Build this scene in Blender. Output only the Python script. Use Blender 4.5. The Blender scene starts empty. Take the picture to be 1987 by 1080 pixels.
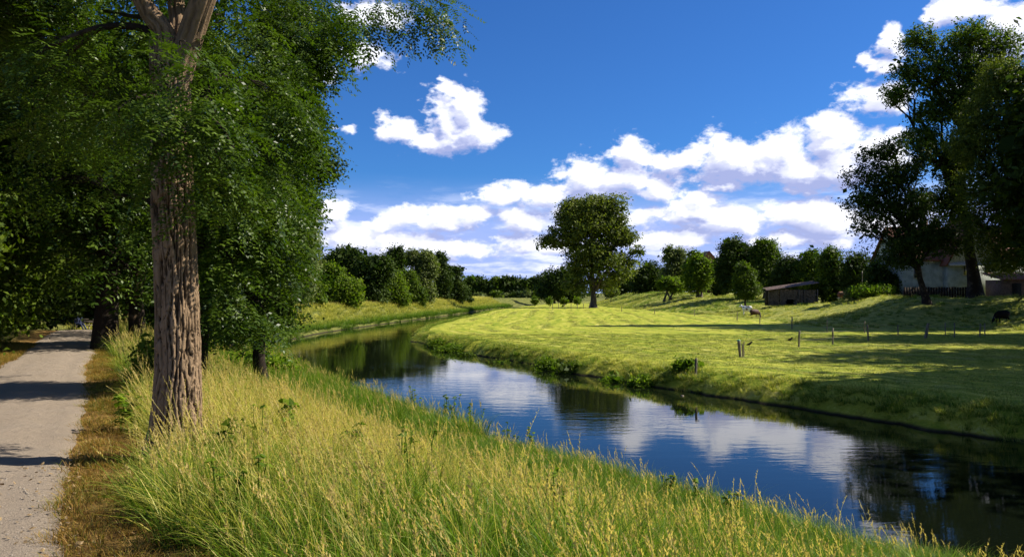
import bpy, math, random
import numpy as np
from mathutils import Vector
random.seed(7)
SC = bpy.context.scene
COL = SC.collection
R = math.radians

# ------------------------------------------------------------------ camera, world, sun, exposure
FPX, CX, CY = 1500.0, 993.5, 540.0
PITCH = math.atan(28.0 / 1500.0)
CAMZ = 4.2
cam_d = bpy.data.cameras.new('camera')
cam_d.sensor_width = 36.0
cam_d.lens = FPX / 1987.0 * 36.0
cam_d.clip_start = 0.05
cam_d.clip_end = 20000
cam = bpy.data.objects.new('camera', cam_d)
cam.location = (0, 0, CAMZ)
cam.rotation_euler = (math.pi / 2 + PITCH, 0, 0)
COL.objects.link(cam)
SC.camera = cam

SUN_AZ = R(79)        # measured from +Y towards +X
SUN_EL = R(41)
SUN_DIR = Vector((math.sin(SUN_AZ) * math.cos(SUN_EL), math.cos(SUN_AZ) * math.cos(SUN_EL), math.sin(SUN_EL)))
sun_d = bpy.data.lights.new('sun', 'SUN')
sun_d.energy = 5.0
sun_d.angle = R(0.5)
sun_d.color = (1.0, 0.93, 0.80)
sun = bpy.data.objects.new('sun', sun_d)
sun.rotation_euler = SUN_DIR.to_track_quat('Z', 'Y').to_euler()
sun.location = (60, 10, 60)
COL.objects.link(sun)
SC.view_settings.view_transform = 'Standard'
SC.view_settings.look = 'None'
SC.view_settings.gamma = 1
SC.view_settings.use_curve_mapping = False
SC.view_settings.exposure = 0.88
SC.cycles.max_bounces = 6
SC.cycles.diffuse_bounces = 3
SC.cycles.glossy_bounces = 3
SC.cycles.transmission_bounces = 3
SC.cycles.caustics_reflective = False
SC.cycles.caustics_refractive = False
SC.cycles.sample_clamp_indirect = 6
SC.cycles.use_denoising = True


def ray(px, py):
    x = (px - CX) / FPX
    z = (CY - py) / FPX
    c, s = math.cos(PITCH), math.sin(PITCH)
    return x, c - z * s, s + z * c


def P(px, py, D):
    x, y, z = ray(px, py)
    k = D / y
    return np.array((x * k, D, CAMZ + z * k))


# ------------------------------------------------------------------ node helper
class NT:
    def __init__(self, tree):
        self.t = tree

    def n(self, typ, **kw):
        nd = self.t.nodes.new(typ)
        ins = kw.pop('ins', None)
        for k, v in kw.items():
            setattr(nd, k, v)
        if ins:
            for k, v in ins.items():
                s = nd.inputs[k]
                if isinstance(v, bpy.types.NodeSocket):
                    self.t.links.new(v, s)
                else:
                    s.default_value = v
        return nd

    def m(self, op, a, b=None, c=None, clamp=False):
        nd = self.t.nodes.new('ShaderNodeMath')
        nd.operation = op
        nd.use_clamp = clamp
        for i, v in enumerate((a, b, c)):
            if v is None:
                continue
            if isinstance(v, bpy.types.NodeSocket):
                self.t.links.new(v, nd.inputs[i])
            else:
                nd.inputs[i].default_value = v
        return nd.outputs[0]

    def v(self, op, a, b=None, out=0):
        nd = self.t.nodes.new('ShaderNodeVectorMath')
        nd.operation = op
        for i, v in enumerate((a, b)):
            if v is None:
                continue
            if isinstance(v, bpy.types.NodeSocket):
                self.t.links.new(v, nd.inputs[i])
            else:
                nd.inputs[i].default_value = v
        return nd.outputs[out]

    def mix(self, f, a, b, blend='MIX'):
        nd = self.t.nodes.new('ShaderNodeMix')
        nd.data_type = 'RGBA'
        nd.blend_type = blend
        for s, v in ((nd.inputs[0], f), (nd.inputs[6], a), (nd.inputs[7], b)):
            if isinstance(v, bpy.types.NodeSocket):
                self.t.links.new(v, s)
            elif isinstance(v, (int, float)):
                s.default_value = v
            else:
                s.default_value = (*v, 1) if len(v) == 3 else v
        return nd.outputs[2]

    def ramp(self, f, stops):
        nd = self.t.nodes.new('ShaderNodeValToRGB')
        cr = nd.color_ramp
        while len(cr.elements) < len(stops):
            cr.elements.new(0.5)
        for e, (p, c) in zip(cr.elements, stops):
            e.position = p
            e.color = (c, c, c, 1) if isinstance(c, (int, float)) else (*c, 1)
        self.t.links.new(f, nd.inputs[0])
        return nd.outputs[0]

    def smooth(self, x, lo, hi):
        nd = self.t.nodes.new('ShaderNodeMapRange')
        nd.interpolation_type = 'SMOOTHSTEP'
        self.t.links.new(x, nd.inputs[0])
        nd.inputs[1].default_value = lo
        nd.inputs[2].default_value = hi
        return nd.outputs[0]

    def noise(self, vec, scale, detail=4, rough=0.55, out=0, dist=0.0):
        nd = self.t.nodes.new('ShaderNodeTexNoise')
        if vec is not None:
            self.t.links.new(vec, nd.inputs['Vector'])
        nd.inputs['Scale'].default_value = scale
        nd.inputs['Detail'].default_value = detail
        nd.inputs['Roughness'].default_value = rough
        nd.inputs['Distortion'].default_value = dist
        return nd.outputs[out]

    def link(self, a, b):
        self.t.links.new(a, b)


# ------------------------------------------------------------------ sky with cumulus clouds (world)
world = bpy.data.worlds.new('World')
SC.world = world
world.use_nodes = True
wt = world.node_tree
wt.nodes.clear()

# cumulus groups: centre (px, py) and half sizes of the lobes, as directions in the sky
CL = [(775, 258, 48, 26), (858, 236, 52, 50), (912, 224, 46, 50), (900, 262, 62, 26), (838, 268, 95, 20), (688, 256, 36, 13),
      (700, 106, 62, 26), (645, 148, 36, 15), (880, 166, 34, 16), (740, 30, 60, 22),
      (646, 408, 44, 28),
      (1225, 300, 66, 28), (1320, 305, 90, 28), (1420, 305, 90, 34), (1510, 298, 80, 42), (1610, 282, 66, 58), (1590, 325, 120, 36), (1545, 366, 62, 14), (1400, 350, 34, 15), (1690, 300, 60, 40),
      (960, 385, 48, 22), (1050, 375, 70, 30), (1130, 352, 66, 32), (1215, 348, 60, 34), (1275, 365, 50, 28), (1365, 378, 32, 18),
      (740, 428, 60, 18), (840, 422, 90, 24), (920, 420, 60, 22), (700, 462, 95, 26), (1010, 425, 90, 26), (1120, 420, 80, 24),
      (1250, 420, 90, 34), (1340, 412, 70, 30), (1420, 432, 90, 30), (1540, 415, 80, 30), (1600, 425, 70, 34), (1690, 440, 90, 30),
      (1735, 72, 30, 36), (1708, 124, 28, 18), (1702, 192, 62, 28), (1860, 14, 40, 26), (1955, 40, 80, 46), (1742, 266, 34, 18), (1900, 180, 60, 24),
      (820, 478, 190, 24), (1050, 470, 160, 20), (1300, 465, 140, 22), (1560, 465, 140, 20),
      (420, 300, 90, 40), (250, 200, 80, 34), (150, 420, 160, 40), (400, 470, 120, 30)]

g = bpy.data.node_groups.new('cloud_field', 'ShaderNodeTree')
g.interface.new_socket('AzEl', in_out='INPUT', socket_type='NodeSocketVector')
g.interface.new_socket('Density', in_out='OUTPUT', socket_type='NodeSocketFloat')
g.interface.new_socket('Body', in_out='OUTPUT', socket_type='NodeSocketFloat')
q = NT(g)
gi = g.nodes.new('NodeGroupInput')
go = g.nodes.new('NodeGroupOutput')
azel = gi.outputs[0]
sp = q.n('ShaderNodeSeparateXYZ', ins={0: azel})
az, el = sp.outputs[0], sp.outputs[1]
v3 = q.n('ShaderNodeCombineXYZ', ins={0: q.m('SINE', az), 1: q.m('COSINE', az), 2: q.m('MULTIPLY', el, 1.7)}).outputs[0]
wn = q.noise(v3, 13.0, 4, 0.6, out=1)
wv = q.v('MULTIPLY', q.v('SUBTRACT', wn, (0.5, 0.5, 0.5)), (0.085, 0.048, 0.0))
pw = q.v('ADD', azel, wv)
acc = None
for (cx, cy, rx, ry) in CL:
    d = ray(cx, cy)
    L = math.sqrt(d[0] ** 2 + d[1] ** 2 + d[2] ** 2)
    a, e = math.atan2(d[0], d[1]), math.asin(d[2] / L)
    sub = q.v('SUBTRACT', pw, (a, e, 0))
    sc = q.v('MULTIPLY', sub, (FPX / rx * 1.0 / 1.25 * (1 + ((cx - CX) / FPX) ** 2) ** .5, FPX / ry / 1.3, 0))
    ln = q.v('LENGTH', sc, out=1)
    if acc is None:
        acc = q.m('SUBTRACT', 1.0, ln)
    else:
        acc = q.m('MAXIMUM', acc, q.m('SUBTRACT', min(1.0, .52 + ry / 45), ln))
# the rest of the sky carries scattered cumulus of the same kind
big = q.noise(v3, 3.1, 3, 0.5)
front = q.smooth(q.m('COSINE', az), 0.55, 0.80)
inframe = q.m('MULTIPLY', front, q.m('SUBTRACT', 1.0, q.smooth(el, 0.38, 0.48)))
rest = q.m('MULTIPLY', q.m('SUBTRACT', big, 0.56), 4.5)
rest = q.m('SUBTRACT', rest, q.m('MULTIPLY', inframe, 6.0))
acc = q.m('MAXIMUM', acc, rest)
acc = q.m('MAXIMUM', acc, -0.6)
fb = q.noise(v3, 15.0, 10, 0.64)
fb2 = q.noise(v3, 52.0, 5, 0.6)
dens = q.m('ADD', q.m('SUBTRACT', acc, 0.10), q.m('MULTIPLY', q.m('SUBTRACT', fb, 0.5), 2.7))
dens = q.m('ADD', dens, q.m('MULTIPLY', q.m('SUBTRACT', fb2, 0.5), 0.7))
q.link(dens, go.inputs[0])
q.link(acc, go.inputs[1])

w = NT(wt)
geo = w.n('ShaderNodeTexCoord').outputs['Generated']
dsp = w.n('ShaderNodeSeparateXYZ', ins={0: w.v('NORMALIZE', geo)})
az = w.m('ARCTAN2', dsp.outputs[0], dsp.outputs[1])
el = w.m('ARCSINE', dsp.outputs[2])
ae = w.n('ShaderNodeCombineXYZ', ins={0: az, 1: el, 2: 0.0}).outputs[0]


def field(vec):
    nd = w.n('ShaderNodeGroup')
    nd.node_tree = g
    w.link(vec, nd.inputs[0])
    return nd.outputs


d0, b0 = field(ae)
d1, b1 = field(w.v('ADD', ae, (0.009, 0.012, 0)))
d2, b2 = field(w.v('ADD', ae, (0.006, 0.024, 0)))
under = w.smooth(w.m('SUBTRACT', b2, b0), -0.55, 0.75)
alpha = w.smooth(d0, -0.08, 0.42)
thick = w.m('ADD', w.m('MULTIPLY', d1, 0.55), w.m('MULTIPLY', d2, 0.65))
shade = w.smooth(thick, -0.25, 0.95)
edge = w.smooth(w.m('SUBTRACT', d0, d1), -0.25, 0.35)
lit = w.m('ADD', w.m('MULTIPLY', w.m('SUBTRACT', 1.0, shade), 0.55), w.m('MULTIPLY', edge, 0.45))
lit = w.m('SUBTRACT', w.m('ADD', lit, 0.42), w.m('MULTIPLY', under, 0.72), clamp=True)
ccol = w.mix(lit, (3.4, 3.9, 6.6), (9.7, 9.8, 10.7))
sky = w.n('ShaderNodeTexSky', sky_type='NISHITA')
sky.sun_disc = False
sky.sun_elevation = SUN_EL
sky.sun_rotation = SUN_AZ
sky.altitude = 200
sky.air_density = 1.0
sky.dust_density = 0.3
sky.ozone_density = 2.5
skc = w.mix(1.0, sky.outputs[0], (0.23, 0.54, 1.0), 'MULTIPLY')
# thin layered cloud low over the horizon, all the way round
v3 = w.n('ShaderNodeCombineXYZ', ins={0: w.m('SINE', az), 1: w.m('COSINE', az), 2: w.m('MULTIPLY', el, 5.5)}).outputs[0]
lay = w.noise(v3, 9.0, 7, 0.6)
lowm = w.m('SUBTRACT', 1.0, w.smooth(el, 0.07, 0.155))
layer = w.m('MULTIPLY', w.smooth(lay, 0.12, 0.44), w.m('MULTIPLY', lowm, 0.92))
laycol = w.mix(w.smooth(lay, 0.47, 0.66), (3.4, 4.4, 8.4), (8.6, 8.8, 11.4))
base = w.mix(layer, skc, laycol)
fin = w.mix(alpha, base, ccol)
bg = w.n('ShaderNodeBackground', ins={0: fin, 1: 0.068})
wo = w.n('ShaderNodeOutputWorld')
w.link(bg.outputs[0], wo.inputs[0])
world.cycles.sampling_method = 'MANUAL'
world.cycles.sample_map_resolution = 512


# ------------------------------------------------------------------ numpy helpers
def hash2(ix, iy, s):
    h = (ix.astype(np.int64) * 374761393 + iy.astype(np.int64) * 668265263 + s * 1442695041) & 0xFFFFFFFF
    h = ((h ^ (h >> 13)) * 1274126177) & 0xFFFFFFFF
    h = h ^ (h >> 16)
    return (h & 0xFFFF) / 65535.0


def vnoise(x, y, s=0):
    ix, iy = np.floor(x), np.floor(y)
    fx, fy = x - ix, y - iy
    fx = fx * fx * (3 - 2 * fx)
    fy = fy * fy * (3 - 2 * fy)
    a, b = hash2(ix, iy, s), hash2(ix + 1, iy, s)
    c, d = hash2(ix, iy + 1, s), hash2(ix + 1, iy + 1, s)
    return (a * (1 - fx) + b * fx) * (1 - fy) + (c * (1 - fx) + d * fx) * fy


def fbm(x, y, oct=4, s=0):
    x = np.asarray(x, float)
    y = np.asarray(y, float)
    t, amp, n = 0.0, 0.5, 0.0
    for o in range(oct):
        t = t + amp * vnoise(x * 2 ** o + 17.3 * o, y * 2 ** o - 9.1 * o, s + o)
        n += amp
        amp *= 0.5
    return t / n


def sstep(x, a, b):
    t = np.clip((x - a) / (b - a), 0, 1)
    return t * t * (3 - 2 * t)


def mesh_np(name, V, F, mat, parent=None, attrs=None, smooth=False, fattrs=None):
    me = bpy.data.meshes.new(name)
    V = np.asarray(V, np.float32).reshape(-1, 3)
    F = np.asarray(F, np.int32)
    nf, k = F.shape
    me.vertices.add(len(V))
    me.vertices.foreach_set('co', V.ravel())
    me.loops.add(nf * k)
    me.loops.foreach_set('vertex_index', F.ravel())
    me.polygons.add(nf)
    me.polygons.foreach_set('loop_start', np.arange(0, nf * k, k, dtype=np.int32))
    if smooth:
        me.polygons.foreach_set('use_smooth', np.ones(nf, bool))
    for an, av in (attrs or {}).items():
        a = me.attributes.new(an, 'FLOAT', 'POINT')
        a.data.foreach_set('value', np.asarray(av, np.float32).ravel())
    me.update(calc_edges=True)
    if mat is not None:
        for m_ in (mat if isinstance(mat, (list, tuple)) else [mat]):
            me.materials.append(m_)
    o = bpy.data.objects.new(name, me)
    COL.objects.link(o)
    if parent is not None:
        o.parent = parent
    return o


def tag(o, label=None, cat=None, group=None, kind=None):
    if label: o['label'] = label
    if cat: o['category'] = cat
    if group: o['group'] = group
    if kind: o['kind'] = kind
    return o


def thing(name, label, cat, loc=(0, 0, 0), rz=0.0, group=None):
    o = bpy.data.objects.new(name, None)
    o.empty_display_size = 0.3
    COL.objects.link(o)
    o.location = loc
    o.rotation_euler = (0, 0, rz)
    return tag(o, label, cat, group)


def catmull(pts, n=8):
    p = np.array(pts, float)
    p = np.vstack([2 * p[0] - p[1], p, 2 * p[-1] - p[-2]])
    out = []
    for i in range(1, len(p) - 2):
        for k in range(n):
            t = k / n
            out.append(0.5 * ((2 * p[i]) + (-p[i - 1] + p[i + 1]) * t + (2 * p[i - 1] - 5 * p[i] + 4 * p[i + 1] - p[i + 2]) * t * t + (-p[i - 1] + 3 * p[i] - 3 * p[i + 1] + p[i + 2]) * t ** 3))
    out.append(p[-2])
    return np.array(out)


def sdist(x, y, line):
    """distance to a polyline, positive on its left side (seen along it)"""
    x = np.asarray(x, float); y = np.asarray(y, float)
    best = np.full(x.shape, 1e18); sign = np.ones(x.shape)
    for i in range(len(line) - 1):
        ax, ay = line[i]; bx, by = line[i + 1]
        dx, dy = bx - ax, by - ay
        l2 = dx * dx + dy * dy
        t = np.clip(((x - ax) * dx + (y - ay) * dy) / l2, 0, 1)
        qx, qy = x - ax - t * dx, y - ay - t * dy
        d = qx * qx + qy * qy
        cr = dx * (y - ay) - dy * (x - ax)
        m = d < best
        best = np.where(m, d, best)
        sign = np.where(m, np.where(cr > 0, 1.0, -1.0), sign)
    return np.sqrt(best) * sign


# ------------------------------------------------------------------ lie of the land
LB = catmull([(40, -52), (21, -16), (12.9, 1), (8.0, 9), (5.1, 12.8), (2.4, 16.5), (-.6, 21), (-4, 27), (-9, 36), (-13.2, 45), (-17, 56), (-19.8, 68), (-20, 80), (-18.8, 94), (-15, 123), (-10.5, 155), (-7, 185), (0, 225), (15, 280), (60, 420)], 5)
RB = catmull([(60, -46), (30, -6), (22, 8), (17.5, 16), (14.3, 21.6), (12.2, 25.4), (9.9, 29.3), (7.8, 32.5), (5.4, 36.6), (.3, 47), (-4, 56.5), (-7.6, 64), (-9.2, 71), (-9.4, 80), (-8.6, 94), (-7, 117), (-4.8, 150), (-1, 180), (8, 225), (22, 275), (70, 410)], 5)
TOE = catmull([(75, -20), (62, 30), (50, 60), (38, 68), (31, 70), (29, 80), (30.5, 100), (27, 130), (23, 165), (21.5, 192), (23, 235), (30, 300), (60, 420)], 4)
PATH = catmull([(6.5, -18), (1.35, -4.5), (-.9, 0), (-2.0, 2.2), (-4.12, 5.2), (-6.7, 10.3), (-9.6, 15.6), (-13.2, 22.6), (-17.1, 30), (-20.8, 37.5), (-23.3, 44), (-25.6, 52), (-29, 64), (-33, 80)], 6)


def Zg(x, y):
    x = np.asarray(x, float); y = np.asarray(y, float)
    dl = sdist(x, y, LB)
    dr = -sdist(x, y, RB)
    wob = (fbm(x * .55, y * .55, 4, 88) - .5)
    dl = dl + .7 * wob
    dr = dr + (.7 + .012 * np.clip(y, 0, 150)) * wob
    k = 1 + .35 * sstep(y, 45, 75)
    dlk = np.where(dl > 0, dl * k, dl)
    zl = np.interp(dlk, [-3.5, -.6, 0, .22, 1.2, 3.6, 4.9, 7.0, 8.6, 9.3, 18, 40, 90], [-1.2, -.35, -.03, .28, .42, .68, .95, 2.02, 2.45, 2.5, 2.5, 2.4, 1.4])
    zr = np.interp(dr, [-3.5, -.6, 0, .3, .9, 2.2], [-1.2, -.35, -.03, .42, .74, .9])
    dt = -sdist(x, y, TOE)
    crest = np.interp(y, [50, 85, 103, 116, 130, 150, 180, 220, 300], [3.6, 3.6, 3.4, 2.4, 2.3, 3.1, 3.9, 4.2, 4.2])
    wd = np.interp(y, [60, 90, 120, 180], [20, 17, 20, 16])
    sl = (crest - .9) * sstep(dt / wd, 0, 1)
    # weedy mound at the foot of the slope
    sl = sl + .55 * np.exp(-(((x - 44.5) / 4.5) ** 2 + ((y - 96) / 6) ** 2))
    zr = zr + sl * (dr > 0)
    left = np.abs(dl) < np.abs(dr)
    left = np.where(dl > 0, True, np.where(dr > 0, False, left))
    z = np.where(left, zl, zr)
    far = sstep(y, 260, 340)
    z = z * (1 - far) + 1.3 * far
    dp = np.abs(sdist(x, y, PATH))
    amp = np.where(left, .16 * sstep(dp, .9, 1.6) * sstep(dl, .1, 1), .06 * sstep(dr, .3, 2) + .35 * sstep(dt, 1, 7) * (dr > 0))
    z = z + amp * (fbm(x * .9, y * .9, 4, 5) - .5) * 1.6
    z = z + (sstep(dt, 0, 6) * .5 * (dr > 0)) * (fbm(x * .28, y * .28, 3, 15) - .5)
    # the path sinks a little as it runs off into the wood
    dip = .85 * sstep(y, 33, 52) * (1 - sstep(dp, 2.5, 7))
    z = z - dip
    return z


def zg(x, y):
    return float(Zg(np.array([x]), np.array([y]))[0])


def spaced(lo, hi, fine_lo, fine_hi, fine, growth, mx):
    a = list(np.arange(fine_lo, fine_hi + 1e-6, fine))
    s, v = fine, fine_hi
    while v < hi:
        s = min(s * growth, mx if v < 330 else 400); v += s; a.append(v)
    s, v, b = fine, fine_lo, []
    while v > lo:
        s = min(s * growth, mx if v > -330 else 400); v -= s; b.append(v)
    return np.array(b[::-1] + a)
# ------------------------------------------------------------------ materials
def mat_new(name):
    m = bpy.data.materials.new(name)
    m.use_nodes = True
    m.node_tree.nodes.clear()
    return m, NT(m.node_tree)


def finish(t, shader, disp=None):
    o = t.n('ShaderNodeOutputMaterial')
    t.link(shader, o.inputs[0])


def simple(name, c1, c2, scale=8, rough=.85, bump=.3, stretch=(1, 1, 1), detail=5, spec=.3, bdist=.02):
    m, t = mat_new(name)
    co = t.n('ShaderNodeTexCoord').outputs['Object']
    v = t.v('MULTIPLY', co, stretch)
    n = t.noise(v, scale, detail, .6)
    c = t.mix(t.smooth(n, .32, .68), c1, c2)
    b = t.n('ShaderNodeBump', ins={'Strength': bump, 'Distance': bdist, 'Height': t.noise(v, scale * 2.3, detail, .65)})
    p = t.n('ShaderNodeBsdfPrincipled', ins={'Base Color': c, 'Roughness': rough, 'Normal': b.outputs[0], 'Specular IOR Level': spec})
    finish(t, p.outputs[0])
    return m


def leaf_mat(name, dark, light, warm=None, gloss=.35, trans=.35, rough=.42):
    """leaf colour differs from clump to clump and leaf to leaf (attribute v)"""
    m, t = mat_new(name)
    a = t.n('ShaderNodeAttribute', attribute_name='v').outputs['Fac']
    c = t.mix(t.smooth(a, .0, 1.0), dark, light)
    if warm:
        c = t.mix(t.smooth(a, .93, 1.0), c, warm)
    d = t.n('ShaderNodeBsdfPrincipled', ins={'Base Color': c, 'Roughness': rough, 'Specular IOR Level': gloss})
    tc = t.mix(1.0, c, (1.5, 1.75, .55), 'MULTIPLY')
    tr = t.n('ShaderNodeBsdfTranslucent', ins={0: tc})
    mx = t.n('ShaderNodeMixShader', ins={0: trans, 1: d.outputs[0], 2: tr.outputs[0]})
    finish(t, mx.outputs[0])
    return m


def grass_mat(name, root, tip, dryroot, drytip, head, trans=.4):
    m, t = mat_new(name)
    tt = t.n('ShaderNodeAttribute', attribute_name='t').outputs['Fac']
    rr = t.n('ShaderNodeAttribute', attribute_name='rnd').outputs['Fac']
    dr = t.n('ShaderNodeAttribute', attribute_name='dry', attribute_type='INSTANCER').outputs['Fac']
    oi = t.n('ShaderNodeObjectInfo').outputs['Random']
    g1 = t.mix(t.smooth(tt, .05, .95), root, tip)
    g2 = t.mix(t.smooth(tt, .05, .75), dryroot, drytip)
    f = t.m('ADD', dr, t.m('MULTIPLY', t.m('SUBTRACT', rr, .5), .9))
    c = t.mix(t.smooth(f, .25, .75), g1, g2)
    c = t.mix(t.smooth(tt, 1.2, 1.6), c, head)
    br = t.m('ADD', .72, t.m('MULTIPLY', t.m('FRACT', t.m('MULTIPLY', rr, 7.31)), .56))
    brc = t.n('ShaderNodeCombineXYZ', ins={0: br, 1: br, 2: br}).outputs[0]
    c = t.mix(1.0, c, brc, 'MULTIPLY')
    d = t.n('ShaderNodeBsdfPrincipled', ins={'Base Color': c, 'Roughness': .5, 'Specular IOR Level': .25})
    tr = t.n('ShaderNodeBsdfTranslucent', ins={0: t.mix(1.0, c, (1.25, 1.3, .7), 'MULTIPLY')})
    mx = t.n('ShaderNodeMixShader', ins={0: trans, 1: d.outputs[0], 2: tr.outputs[0]})
    finish(t, mx.outputs[0])
    return m


M = {}
M['grass'] = grass_mat('grass_blades', (.030, .075, .004), (.15, .265, .012), (.12, .16, .015), (.64, .57, .14), (.50, .38, .13), trans=.46)
M['hay'] = grass_mat('cut_grass', (.05, .10, .006), (.25, .34, .018), (.20, .20, .03), (.60, .54, .14), (.4, .3, .15), trans=.3)
M['verge'] = grass_mat('verge_grass', (.06, .07, .008), (.22, .22, .025), (.17, .085, .02), (.40, .24, .06), (.40, .28, .11))
M['leaf_robinia'] = leaf_mat('robinia_leaves', (.018, .042, .005), (.090, .140, .011), (.22, .25, .03), gloss=.25, trans=.27)
M['leaf_dark'] = leaf_mat('dark_leaves', (.018, .034, .006), (.060, .090, .012), gloss=.10, trans=.25, rough=.6)
M['leaf_mid'] = leaf_mat('mid_green_leaves', (.028, .055, .006), (.120, .165, .014), gloss=.12, trans=.30, rough=.6)
M['leaf_light'] = leaf_mat('light_green_leaves', (.050, .090, .008), (.17, .225, .018), gloss=.12, trans=.38, rough=.6)
M['leaf_grey'] = leaf_mat('grey_green_leaves', (.060, .085, .020), (.20, .225, .07), gloss=.15, trans=.28, rough=.6)
M['leaf_poplar'] = leaf_mat('poplar_leaves', (.040, .062, .008), (.19, .215, .030), gloss=.15, trans=.28, rough=.6)
M['weeds'] = leaf_mat('weed_leaves', (.05, .095, .010), (.19, .26, .02), gloss=.08, trans=.38, rough=.6)


def bark_mat(name, c1, c2, s=9):
    m, t = mat_new(name)
    co = t.n('ShaderNodeTexCoord').outputs['Object']
    at_ = t.n('ShaderNodeAttribute', attribute_name='ridge').outputs['Fac']
    n = t.noise(t.v('MULTIPLY', co, (1, 1, .16)), s * 3.2, 7, .68, dist=.4)
    n3 = t.noise(t.v('MULTIPLY', co, (1, 1, .45)), s * 11, 5, .7)
    n2 = t.noise(co, 2.0, 3, .6)
    h = t.m('ADD', t.m('MULTIPLY', at_, .80), t.m('ADD', t.m('MULTIPLY', n, .75), t.m('MULTIPLY', n3, .35)))
    c = t.mix(t.smooth(h, .50, 1.45), c1, c2)
    c = t.mix(t.smooth(n2, .5, .75), c, tuple(x * .75 for x in c2))
    b = t.n('ShaderNodeBump', ins={'Strength': 1.0, 'Distance': .035, 'Height': h})
    p = t.n('ShaderNodeBsdfPrincipled', ins={'Base Color': c, 'Roughness': .92, 'Normal': b.outputs[0], 'Specular IOR Level': .15})
    finish(t, p.outputs[0])
    return m


M['bark'] = bark_mat('robinia_bark', (.026, .017, .010), (.31, .21, .125))
M['bark_dark'] = bark_mat('dark_bark', (.02, .014, .01), (.11, .085, .06), 5)
M['bark_far'] = simple('far_bark', (.04, .03, .022), (.13, .10, .07), 3, stretch=(1, 1, .3))
M['wood'] = simple('weathered_wood', (.09, .07, .05), (.24, .20, .15), 14, stretch=(1, 1, .15))
M['wire'] = simple('rusty_wire', (.10, .09, .08), (.2, .18, .16), 10, rough=.5)


def ground_mat(name, side):
    m, t = mat_new(name)
    co = t.n('ShaderNodeTexCoord').outputs['Object']
    dist = t.n('ShaderNodeAttribute', attribute_name='d').outputs['Fac']
    slope = t.n('ShaderNodeAttribute', attribute_name='s').outputs['Fac']
    dw = t.m('ADD', dist, t.m('MULTIPLY', t.noise(co, .35, 3, .5), 1.6))
    fine = t.noise(co, 9.0, 8, .68)
    mid = t.noise(co, 1.1, 6, .62)
    big = t.noise(co, .16, 4, .55)
    if side == 'right':
        lime, green, straw, brown = (.37, .365, .042), (.155, .215, .014), (.58, .52, .17), (.22, .16, .06)
        swath = t.m('SINE', t.m('MULTIPLY', dw, 2 * math.pi / 3.1))
        sw = t.m('ADD', t.m('MULTIPLY', swath, .035), t.m('ADD', t.m('MULTIPLY', mid, .55), t.m('MULTIPLY', fine, .55)))
        streak = t.noise(t.n('ShaderNodeCombineXYZ', ins={0: t.m('MULTIPLY', dw, 1.0), 1: t.m('MULTIPLY', t.n('ShaderNodeSeparateXYZ', ins={0: co}).outputs[1], .07), 2: 0.0}).outputs[0], 1.5, 6, .65)
        sw = t.m('ADD', sw, t.m('MULTIPLY', t.m('SUBTRACT', streak, .5), 1.3))
        c = t.mix(t.smooth(sw, .30, .72), green, lime)
        c = t.mix(t.m('MULTIPLY', t.smooth(sw, .60, .92), .75), c, straw)
        c = t.mix(t.m('MULTIPLY', t.smooth(big, .52, .68), .35), c, green)
        # thin line of bare earth and clippings near the bank
        c = t.mix(t.m('MULTIPLY', t.smooth(fine, .62, .75), .35), c, brown)
        rough_grass = t.mix(t.smooth(t.m('ADD', t.m('MULTIPLY', mid, .6), t.m('MULTIPLY', fine, .5)), .42, .66), (.09, .13, .014), (.34, .33, .075))
        c = t.mix(slope, c, rough_grass)
    else:
        c = t.mix(t.smooth(t.m('ADD', t.m('MULTIPLY', mid, .5), t.m('MULTIPLY', fine, .5)), .4, .64), (.055, .075, .012), (.20, .19, .05))
        c = t.mix(slope, c, t.mix(t.smooth(fine, .4, .62), (.11, .06, .02), (.33, .20, .06)))
    mud = t.mix(fine, (.018, .014, .009), (.05, .04, .025))
    z = t.n('ShaderNodeSeparateXYZ', ins={0: co}).outputs[2]
    c = t.mix(t.smooth(z, .02, .13), mud, c)
    b = t.n('ShaderNodeBump', ins={'Strength': .9, 'Distance': .10, 'Height': t.m('ADD', fine, t.m('MULTIPLY', mid, 1.2))})
    p = t.n('ShaderNodeBsdfPrincipled', ins={'Base Color': c, 'Roughness': .95, 'Normal': b.outputs[0], 'Specular IOR Level': .1})
    finish(t, p.outputs[0])
    return m


M['meadow'] = ground_mat('meadow_turf', 'right')
M['bank'] = ground_mat('embankment_turf', 'left')

m, t = mat_new('gravel_path')
co = t.n('ShaderNodeTexCoord').outputs['Object']
f1 = t.noise(co, 70, 6, .75)
f2 = t.noise(co, 2.2, 5, .6)
f3 = t.noise(t.v('MULTIPLY', co, (1, .4, 1)), .8, 3, .5)
f1 = t.m('ADD', t.m('MULTIPLY', f1, .6), t.m('MULTIPLY', t.noise(co, 19, 5, .8), .4))
c = t.mix(t.smooth(f1, .38, .62), (.10, .08, .055), (.255, .19, .13))
c = t.mix(t.m('MULTIPLY', t.smooth(f2, .4, .7), .45), c, (.17, .145, .12))
c = t.mix(t.m('MULTIPLY', t.smooth(f3, .55, .8), .3), c, (.12, .10, .08))
vo = t.n('ShaderNodeTexVoronoi', ins={'Vector': co, 'Scale': 55.0})
c = t.mix(t.m('MULTIPLY', t.smooth(vo.outputs['Distance'], .0, .35), .35), (.32, .26, .20), c)
b = t.n('ShaderNodeBump', ins={'Strength': 1.0, 'Distance': .03, 'Height': t.m('ADD', f1, t.m('MULTIPLY', f2, 2.0))})
p = t.n('ShaderNodeBsdfPrincipled', ins={'Base Color': c, 'Roughness': .95, 'Normal': b.outputs[0], 'Specular IOR Level': .15})
finish(t, p.outputs[0])
M['path'] = m

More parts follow.
